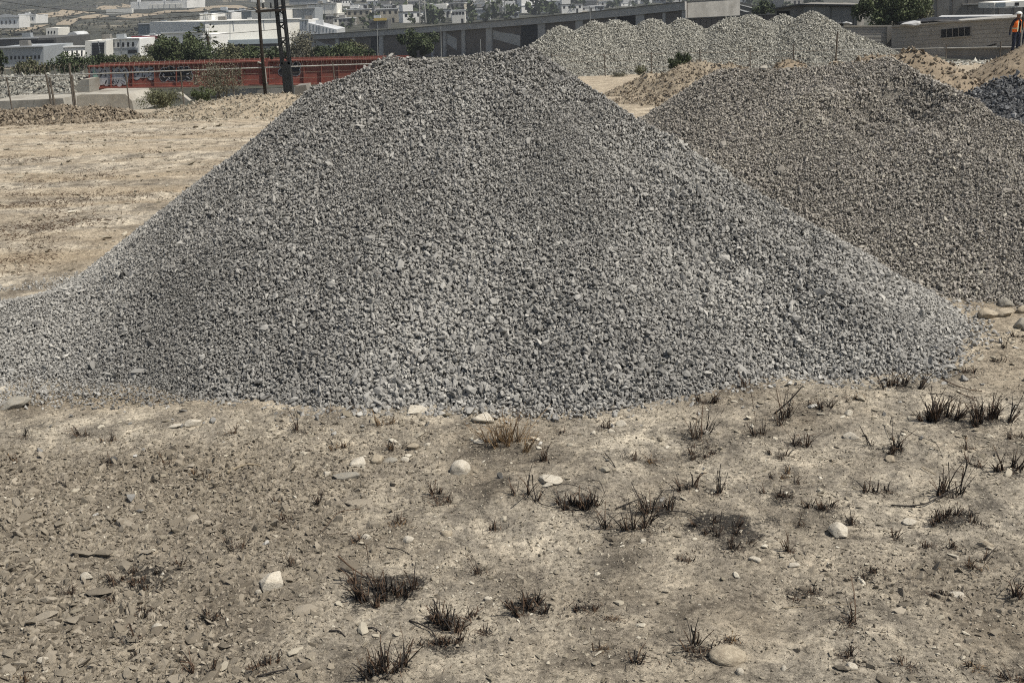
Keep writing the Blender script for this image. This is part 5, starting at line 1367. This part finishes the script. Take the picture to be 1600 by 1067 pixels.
facade('factory_building', 'low slatted white roof sloping right, beside the white stair tower', 480, 250, 526, 250, [(481, 36), (526, 46.5), (526, 54), (481, 58)], 'roof_metal', 14, [('roof_rib', 'bluegrey_wall', [(484+i*5.2, 38+i*1.2), (485.2+i*5.2, 38.3+i*1.2), (485.2+i*5.2, 49+i*.2), (484+i*5.2, 49+i*.2)], .06) for i in range(8)])
facade('factory_building', 'yellow-topped workshop above the warehouse roofline', 577, 300, 606, 300, Rr(577, 32, 606, 46), 'roof_dark', 10, [('sign_band', 'yellow_band', Rr(584, 29, 604, 33), .3)]+wins(579, 604, 5, 36, 39, wd=.5))

nest(wroot, 'door_slat', 'door')
# ================================================================== buildings right of the warehouse
facade('shed', 'dusty tan shed roof sloping down beside the warehouse end', 1072, 150, 1142, 150, [(1073, 11.5), (1100, 9.5), (1142, 27), (1142, 32), (1073, 34)], 'roof_dusty', 12, group='sheds')
facade('shed', 'dark shed roof with pale skylight stripes', 1094, 165, 1200, 165, [(1094, 8.5), (1160, 4), (1204, 16), (1204, 34), (1140, 34)], 'roof_dark', 14,
       [('skylight', 'white_wall', [(1103+i*22, 8.6-i*1.2), (1105+i*22, 8.4-i*1.2), (1149+i*22, 22.0-i*3.0), (1144+i*22, 22.6-i*3.0)], .08) for i in range(3)], group='sheds')
facade('boundary_wall', 'brown plank wall between the warehouse and the grey shed', 1072, 110, 1216, 105, [(1072, 30), (1216, 23), (1216, 60), (1072, 60)], 'brick_brown', .3,
       [('coping', 'concrete_dark', [(1072, 28.6), (1216, 21.6), (1216, 23.2), (1072, 30.2)], .1)]+[('plank_joint', 'void_dark', [(1076+i*9, 30.4-i*.44), (1076.6+i*9, 30.4-i*.44), (1076.6+i*9, 58), (1076+i*9, 58)], .01) for i in range(15)], cat='wall', group=None)
facade('shed', 'grey block shed with dark doorway behind the tallest ballast heap', 1211, 72, 1341, 70, [(1211, 14), (1250, 8), (1341, 9.5), (1339, 48), (1211, 48)], 'concrete_dark', 7,
       [('roof', 'roof_dark', [(1208, 13), (1250, 6.2), (1344, 7.6), (1344, 9.6), (1250, 8.4), (1208, 15.2)], .35), ('doorway', 'void_dark', [(1214, 18.5), (1234, 17.5), (1234, 30), (1214, 30.5)], .03), ('corner_post', 'block_grey', [(1336, 9.8), (1340.4, 9.8), (1338.4, 44), (1334, 44)], .05), ('wall_panel', 'block_grey', [(1300, 11.5), (1334, 11.5), (1332.5, 40), (1299, 40)], .02), ('wall_panel', 'block_grey', [(1256, 11), (1297, 11.2), (1296, 40), (1256, 40)], .02)], group='sheds')
facade('boundary_wall', 'plain brown wall high at the upper right behind the tree', 1400, 100, 1640, 98, [(1400, 2), (1640, -12), (1640, 50), (1400, 50)], 'concrete_dark', .4,
       [('wall_joint', 'brick_brown', [(1440+i*24, -2-i*1.3), (1440.8+i*24, -2-i*1.3), (1440.8+i*24, 45), (1440+i*24, 45)], .03) for i in range(8)]+[('coping', 'block_grey', [(1503, 7), (1560, 4), (1560, 6), (1503, 9)], .2)], cat='wall', group=None)
facade('parked_truck_box', 'white box body of a lorry showing over the wall at upper right', 1552, 92, 1612, 92, [(1553, 4.5), (1612, 1), (1612, 11), (1553, 13.5)], 'cream_wall', 3, [('side_panel', 'bluegrey_wall', [(1556, 5.6), (1570, 5), (1570, 11), (1556, 11.6)], .04), ('side_panel', 'white_wall', [(1571, 5), (1584, 4.3), (1584, 10), (1571, 10.8)], .04), ('window', 'void_dark', [(1586, 4.6), (1592, 4.3), (1592, 9), (1586, 9.4)], .04)], cat='lorry box', group=None)
broot, bw = facade('block_building', 'low grey block building with a barred window at right', 1393, 62, 1640, 56, [(1393, 42), (1480, 35), (1640, 25), (1640, 96), (1393, 86)], 'block_grey', 9,
       [('parapet', 'concrete', [(1393, 41), (1480, 34), (1640, 24), (1640, 26), (1480, 36.2), (1393, 43.2)], .12),
        ('window', 'void_dark', [(1470, 47), (1516, 42.4), (1516, 55.6), (1470, 59.4)], .02), ('window_sill', 'concrete', [(1469, 59.8), (1518, 56), (1518, 57.4), (1469, 61.2)], .10),
        ('ledge', 'concrete', [(1478, 75.4), (1640, 73), (1640, 74.6), (1478, 77)], .12), ('lower_wall', 'concrete_dark', [(1480, 77), (1640, 74.6), (1640, 96), (1480, 92)], .03), ('shutter', 'void_dark', [(1542, 72), (1557, 68), (1557, 70), (1542, 74)], .02)]
       +[('window_mullion', 'concrete_dark', [(1470+i*9.2, 47-i*.92), (1471+i*9.2, 46.9-i*.92), (1471+i*9.2, 59.3-i*.76), (1470+i*9.2, 59.4-i*.76)], .05) for i in range(6)]
       +[('block_course', 'concrete_dark', [(1396, 47+i*6.4), (1468, 41.4+i*6.6), (1468, 42.0+i*6.6), (1396, 47.6+i*6.4)], .006) for i in range(6)]
       +[('block_course', 'concrete_dark', [(1518, 41+i*6.6), (1636, 33.5+i*6.9), (1636, 34.1+i*6.9), (1518, 41.6+i*6.6)], .006) for i in range(6)], group=None)
nest(broot, 'window_mullion', 'window'); nest(broot, 'window_sill', 'window')
facade('boundary_wall', 'low grey wall with a dark pillar left of the block building', 1318, 63, 1393, 63, [(1318, 42), (1393, 41.5), (1393, 80), (1318, 76)], 'block_grey', .4,
       [('pillar', 'concrete_dark', [(1385, 42), (1392.5, 42), (1392.5, 78), (1385, 78)], .08), ('coping', 'concrete', [(1318, 40.4), (1393, 39.8), (1393, 42), (1318, 42.5)], .06)]+[('block_course', 'concrete_dark', [(1330, 47+i*6), (1384, 46.6+i*6.1), (1384, 47.2+i*6.1), (1330, 47.6+i*6)], .01) for i in range(5)], cat='wall', group=None)
facade('roof_sheet', 'bright white roof sheet lying behind the black tarpaulin', 1466, 70, 1584, 68, [(1466, 27), (1580, 25.5), (1584, 29.5), (1500, 33), (1466, 33)], 'tarp_white', 3, cat='roof sheet', group=None)
def lumpy(px, py, wp, hp, Y, mat, label, seed, name, cat):
    b = at(px, py, Y); k = np.linalg.norm(b-CAM)/FPX; me = rock_mesh(seed, 3, 12, .10, .8); me.materials.append(MATS[mat])
    o = link(bpy.data.objects.new(name, me)); o.location = tuple(map(float, b)); o.scale = (wp*k*.55, wp*k*.35, hp*k*.7); tag(o, label, cat)
lumpy(1458, 35, 84, 12, 61.5, 'tarp_black', 'heap of black tarpaulin on the roof of the block building', 611, 'tarpaulin_heap', 'tarpaulin')
lumpy(1428, 37.5, 32, 6, 61, 'tarp_white', 'white crumpled sacks left of the black tarpaulin', 612, 'sack_pile', 'sacks')
lumpy(1324, 37.5, 16, 4, 62, 'tarp_white', 'crumpled pale sheet at the corner of the grey shed', 613, 'crumpled_sheet', 'sheet')
lumpy(1306, 38, 26, 6, 62.5, 'tarp_black', 'dark scrap heap beside the crumpled pale sheet', 614, 'scrap_heap', 'scrap')

# ================================================================== wire fence before the ballast heaps
f2 = Wall(880, 47, 1320, 48, 90); f3 = Wall(1290, 48, 1640, 46, 80)
r2 = thing('wire_fence', f2.p(1018, 118), 'thin wire fence with rusty posts before the pale ballast heaps', 'fence')
for (xt, yt_, xb, yb_) in [(862, 84, 863, 120), (944.5, 86, 946, 127), (1017.5, 82, 1018, 122), (1093.5, 76, 1094, 108), (1172, 72, 1172, 104), (1240, 70, 1240, 100)]:
    m = MB(r2.location); m.tube([f2.p(xt, yt_), f2.p(xb, yb_)], .028, 6); m.build('post', 'post_rust', r2)
for (dy, rad) in ((87.5, .009), (98, .007), (108, .007)):
    m = MB(r2.location); m.tube([f2.p(x, dy-.02*(x-860)) for x in range(860, 1309, 32)], rad, 3); m.build('wire', 'rusty_wire', r2)
r3 = thing('wire_fence', f3.p(1480, 95), 'wire fence with a pale rail running up to the worker at right', 'fence')
for (xt, yt_, xb, yb_, rd) in [(1309, 50, 1306, 92, .04), (1479, 69, 1478, 92, .022), (1564, 66, 1562, 97, .03)]:
    m = MB(r3.location); m.tube([f3.p(xt, yt_), f3.p(xb, yb_)], rd, 6); m.build('post', 'post_rust', r3)
m = MB(r3.location); m.tube([f3.p(1308, 79), f3.p(1380, 77.5), f3.p(1470, 75.5), f3.p(1580, 73.5), f3.p(1640, 72.5)], .016, 5); m.build('rail', 'galvanised', r3)
m = MB(r3.location); m.tube([f3.p(1308, 88), f3.p(1640, 84)], .007, 3); m.build('wire', 'rusty_wire', r3)

# pale ballast spread on the ground right of the heaps
sp = [at(1540, 92, 50), at(1600, 93, 48)]
ground_stuff('ballast_spread', 2600, lambda x, y: np.exp(-(((x-20)/4.5)**2+((y-49)/3.5)**2)), lambda x, y, r: np.clip(.10*np.exp(r.normal(0, .3, len(x))), .05, .25), lambda x, y, r: .6+r.normal(0, .2, len(x)), C_PALE, 404, .1, .4, 'pale ballast spread on the ground before the block building', 'ballast', y0=40, y1=56, ex=.6)

# ================================================================== people
def person(px, pyb, Y, hpx, label, seed, facing=0., armout=.0, rod=False):
    b = at(px, pyb, Y); k = np.linalg.norm(b-CAM)/FPX; H = hpx*k; s = H/1.75
    V = [(0, 0, .95), (0, .01, 1.12), (0, .015, 1.30), (0, .01, 1.44), (0, -.01, 1.54), (0, -.03, 1.64), (0, -.02, 1.71),
         (.10, 0, .90), (.12, -.02, .50), (.13, .03, .09), (.14, -.13, .04),
         (-.10, 0, .90), (-.12, -.05, .50), (-.13, .01, .09), (-.14, -.15, .04),
         (.17, .01, 1.42), (.25, .02, 1.16), (.22, -.12, .95), (.21, -.17, .87),
         (-.17, .01, 1.42), (-.30, .01, 1.17), (-.37, -.06, .93), (-.40, -.08, .85)]
    R = [.135, .13, .15, .12, .055, .088, .085, .098, .068, .05, .042, .098, .068, .05, .042, .07, .05, .04, .035, .07, .05, .04, .035]
    E = [(0, 1), (1, 2), (2, 3), (3, 4), (4, 5), (5, 6), (0, 7), (7, 8), (8, 9), (9, 10), (0, 11), (11, 12), (12, 13), (13, 14), (3, 15), (15, 16), (16, 17), (17, 18), (3, 19), (19, 20), (20, 21), (21, 22)]
    me = bpy.data.meshes.new('person'); me.from_pydata([tuple(c*s for c in v) for v in V], E, [])
    o = link(bpy.data.objects.new('person', me)); o.location = tuple(map(float, b)); o.rotation_euler = (0, 0, facing)
    sk = o.modifiers.new('skin', 'SKIN'); lay = me.skin_vertices[0].data
    for i, rr in enumerate(R): lay[i].radius = (rr*s, rr*s*(.72 if i in (0, 1, 2, 3) else 1)); lay[i].use_root = (i == 0)
    sub = o.modifiers.new('sub', 'SUBSURF'); sub.levels = 2; sub.render_levels = 2
    mat, n, l, bs = newmat('person_clothes_%d' % seed, .85, .15)
    tc = n.new('ShaderNodeTexCoord'); sep = n.new('ShaderNodeSeparateXYZ'); l.new(tc.outputs['Object'], sep.inputs[0])
    cr = ramp(n, [(0, (.012, .011, .010)), (.05, (.014, .018, .034)), (.555, (.022, .020, .024)), (.86, (.20, .105, .065))]); cr.color_ramp.interpolation = 'CONSTANT'
    l.new(mapr(n, l, sep.outputs['Z'], 0, 1.75*s), cr.inputs[0]); l.new(cr.outputs[0], bs.inputs['Base Color']); me.materials.append(mat)
    tag(o, label, 'person', 'workers')
    # vest: open shell round the chest, with reflective bands
    def ring(z, rx, ry, n_=16): return [np.array([math.cos(2*math.pi*i/n_)*rx, math.sin(2*math.pi*i/n_)*ry+.012, z])*s for i in range(n_)]
    prof = [(.98, .185, .145), (1.15, .185, .150), (1.30, .205, .160), (1.40, .20, .145), (1.475, .11, .095)]
    V = []; F = []
    for z, rx, ry in prof: V += ring(z, rx, ry)
    gap = (11, 12)                                   # the front opening
    for a in range(len(prof)-1):
        for i in range(16):
            if i in gap: continue
            F.append((a*16+i, a*16+(i+1) % 16, a*16+16+(i+1) % 16, a*16+16+i))
    v = meshobj('vest', V, F, 'orange_vest', o, True); sd = v.modifiers.new('thick', 'SOLIDIFY'); sd.thickness = .012*s
    for z in (1.10,):
        V = ring(z, .196, .158)+ring(z+.05, .197, .159); F = [(i, (i+1) % 16, 16+(i+1) % 16, 16+i) for i in range(16) if i not in gap]
        meshobj('reflective_band', V, F, 'reflective', o, True)
    for sx in (-1, 1):
        q = [np.array([sx*.09, .170-.35, 1.0])*s]
        V = [np.array([sx*(.085+d), -.150-.004, z])*s for z in (1.0, 1.42) for d in (-.022, .022)]; meshobj('reflective_band', V, [(0, 1, 3, 2)], 'reflective', o)
    bm = bmesh.new(); bmesh.ops.create_uvsphere(bm, u_segments=16, v_segments=8, radius=.125*s)
    bmesh.ops.delete(bm, geom=[q for q in bm.verts if q.co.z < -.01*s], context='VERTS')
    for q in bm.verts:
        if q.co.z < .015*s: q.co.x *= 1.22; q.co.y *= 1.30
        q.co.z *= .9
    h_ = bmobj('hard_hat', bm, 'hat_white', o, True); h_.location = (0, -.02*s, 1.685*s); sd = h_.modifiers.new('thick', 'SOLIDIFY'); sd.thickness = .008*s
    return o, b, s
person(1584, 88.5, 45, 57, 'worker in an orange vest and white hard hat standing on the right', 1, facing=.25)
person(1597.5, 89, 46, 56, 'second worker in an orange vest half cut by the right edge', 2, facing=-.3)
a, b = at(1594.5, 82, 44.6), at(1599.5, 12, 44.6)
root = thing('survey_rod', a, 'tall thin survey rod held beside the two workers', 'survey rod')
MB(a).tube([a-np.array([0, 0, .15]), a+(b-a)*.5], .028, 7).build('lower_section', 'galvanised', root); MB(a).tube([a+(b-a)*.5, b], .030, 7).build('upper_section', 'dark_steel', root)

# ================================================================== houses on the far hillside
hv = []
for vnt in range(12):
    r = random.Random(70+vnt); wx, wy, hz = r.uniform(6, 13), r.uniform(7, 11), r.uniform(3., 6.5)
    wm = r.choice(['white_wall', 'white_wall', 'cream_wall', 'block_grey', 'grey_wall', 'roof_dusty']); bm = bmesh.new()
    def bx(x0, x1, y0, y1, z0, z1, mi):
        vs_ = [bm.verts.new((x, y, z)) for z in (z0, z1) for (x, y) in ((x0, y0), (x1, y0), (x1, y1), (x0, y1))]
        for q in ((3, 2, 1, 0), (4, 5, 6, 7), (0, 1, 5, 4), (1, 2, 6, 5), (2, 3, 7, 6), (3, 0, 4, 7)): bm.faces.new([vs_[i] for i in q]).material_index = mi
    bx(-wx/2, wx/2, -wy/2, wy/2, -2.5, hz, 0)
    if r.random() < .6: bx(-wx/2+.4, wx*r.uniform(-.1, .3), -wy/2+.9, wy/2-.4, hz, hz+r.uniform(1.8, 3), 0)
    bx(-wx/2-.25, wx/2+.25, -wy/2-.25, wy/2+.25, hz-.25, hz+.12, 2)
    nw = r.randint(2, 4)
    for i in range(nw):
        cx = -wx/2+wx*(i+.5)/nw; bx(cx-.6, cx+.6, -wy/2-.06, -wy/2+.1, hz-2.2, hz-.9, 1)
    bx(wx*.2, wx*.2+1.1, -wy/2-.06, -wy/2+.1, 0, 2.2, 1)
    if r.random() < .7: bx(wx*.25, wx*.25+1.2, 0, 1.2, hz+.12, hz+1.5, 3)
    me = bpy.data.meshes.new('house'); bm.to_mesh(me); bm.free()
    for mt in (wm, 'void_dark', 'roof_metal' if vnt % 3 else 'roof_dark', 'tarp_black'): me.materials.append(MATS[mt])
    me['walls'] = {'white_wall': 'white', 'cream_wall': 'cream', 'block_grey': 'grey block', 'grey_wall': 'blue-grey', 'roof_dusty': 'tan'}[wm]; hv.append(me)
r = np.random.default_rng(99); cnt = 0; tries = 0; spots = []
while cnt < 290 and tries < 6000:
    tries += 1
    px = r.uniform(500, 1250) if r.random() < .85 else r.uniform(250, 520); py = r.uniform(-22, 46)
    lim = top(px)-1 if px < 1072 else 12
    if py > lim or (px < 520 and py > 4): continue
    c = hit(px, py)
    if c[1] < 400 or c[1] > 2600: continue
    if any(abs(c[0]-q[0]) < 6.5 and abs(c[1]-q[1]) < 12 for q in spots): continue
    spots.append(c); o = link(bpy.data.objects.new('house', hv[r.integers(len(hv))]))
    o.location = (c[0], c[1], c[2]); o.rotation_euler = (0, 0, r.choice([0, .12, -.2, .35, 1.57, 1.4])); q_ = r.uniform(.5, .85); o.scale = (q_, q_, q_*r.uniform(.8, 1.2))
    zx = 'above the left half of the warehouse' if 500 <= px < 780 else 'above the right half of the warehouse' if 780 <= px < 1072 else 'right of the warehouse' if px >= 1072 else 'above the cream factory'
    tag(o, f"small {o.data['walls']} flat-roofed house on the far hillside {zx}", 'house', 'houses on the far hillside'); cnt += 1
# trees mixed in between the far houses, seen as one mass
V = []; F = []
for _ in range(420):
    px = r.uniform(480, 1280); py = r.uniform(-20, 48)
    if px < 1072 and py > top(px): continue
    c = hit(px, py)
    if c[1] < 240 or c[1] > 2200: continue
    rad = np.array([1, 1, .8])*r.uniform(2, 5.5)*(1 if c[1] > 400 else .6)
    v, f = foliage(c+np.array([0, 0, rad[2]*.7]), rad, 60, rad[0]*.28, r, 5); e = len(V); V += v; F += [tuple(i+e for i in q) for q in f]
tag(meshobj('distant_trees', V, F, 'leaf_dark'), 'dark trees mixed in between the far houses', 'trees', kind='stuff')
# scrub dotted over the hill at upper left
V = []; F = []
for _ in range(700):
    px = r.uniform(-30, 340); py = r.uniform(-6, 58); c = hit(px, py)
    if c[1] < 260 or c[1] > 2200: continue
    rad = np.array([1, 1, .7])*r.uniform(.5, 1.7); v, f = foliage(c+np.array([0, 0, rad[2]*.5]), rad, 24, rad[0]*.34, r, 4); e = len(V); V += v; F += [tuple(i+e for i in q) for q in f]
tag(meshobj('hillside_scrub', V, F, 'leaf_grey'), 'low scrub dotted over the hillside at upper left', 'scrub', kind='stuff')
# pale dirt roads cut across the hillside
def road(path, wd, name='dirt_road'):
    P = np.array([hit(*q) for q in path]); t = np.linspace(0, len(P)-1, 40); Q = np.stack([np.interp(t, np.arange(len(P)), P[:, j]) for j in range(2)], -1)
    for _ in range(3): Q[1:-1] = (Q[:-2]+2*Q[1:-1]+Q[2:])/4
    T = np.gradient(Q, axis=0); T /= np.linalg.norm(T, axis=1)[:, None]; N_ = np.stack([-T[:, 1], T[:, 0]], -1); V = []; F = []
    for i in range(len(Q)):
        for k_ in (-1, -.5, 0, .5, 1):
            q = Q[i]+N_[i]*k_*wd*.5; V.append((q[0], q[1], float(macro(q[0], q[1]))+.25))
    for i in range(len(Q)-1):
        for k_ in range(4): F.append((i*5+k_, i*5+k_+1, i*5+6+k_, i*5+5+k_))
    tag(meshobj(name, V, F, 'sandy_soil', None, True), kind='structure')
road([(15, 50), (60, 42), (100, 34), (150, 27), (205, 25), (250, 19), (330, 15)], 9)
road([(60, 26), (110, 22), (160, 17), (200, 8)], 12)
road([(300, 17), (380, 12), (440, 11)], 8)
# far lattice pylons
for (px, yb_, yt_, Y, wd, lab) in ((661, 36, -30, 300, 9, 'grey lattice pylon among the far houses, right of the yellow-topped workshop'), (787, 22, -20, 420, 5, 'small lattice pylon at the top edge above the warehouse')):
    b = at(px, yb_, Y); t = at(px, yt_, Y); k = np.linalg.norm(b-CAM)/FPX; root = thing('lattice_pylon', b, lab, 'pylon', 'far pylons'); Hh = t[2]-b[2]
    for sx in (-1, 1):
        for sy in (-1, 1):
            MB().tube([(sx*wd*k/2, sy*wd*k/2, 0), (sx*wd*k*.32, sy*wd*k*.32, Hh)], .14, 4).build('leg', 'galvanised', root)
    m = MB(); nb = 9
    for i in range(nb):
        z0, z1 = Hh*i/nb, Hh*(i+1)/nb; a0_ = wd*k*(.5-.18*i/nb); a1_ = wd*k*(.5-.18*(i+1)/nb)
        for s1 in (-1, 1): m.tube([(-a0_*s1, -a0_, z0), (a1_*s1, -a1_, z1)], .08, 3); m.tube([(-a0_*s1, a0_, z0), (a1_*s1, a1_, z1)], .08, 3)
    m.build('bracing', 'galvanised', root)

# ================================================================== the hazy air
hb = MB().box((0, 1900, 190), (5600, 4300, 640)).build('haze', None)
m = bpy.data.materials.new('haze_air'); m.use_nodes = True; n = m.node_tree.nodes; n.remove(n['Principled BSDF'])
pv = n.new('ShaderNodeVolumePrincipled'); pv.inputs['Color'].default_value = (.80, .85, .92, 1); pv.inputs['Density'].default_value = .00042; pv.inputs['Anisotropy'].default_value = .3
m.node_tree.links.new(pv.outputs[0], n['Material Output'].inputs['Volume']); hb.data.materials.append(m)
tag(hb, 'thin pale haze filling the air over the whole view', 'haze', kind='stuff')
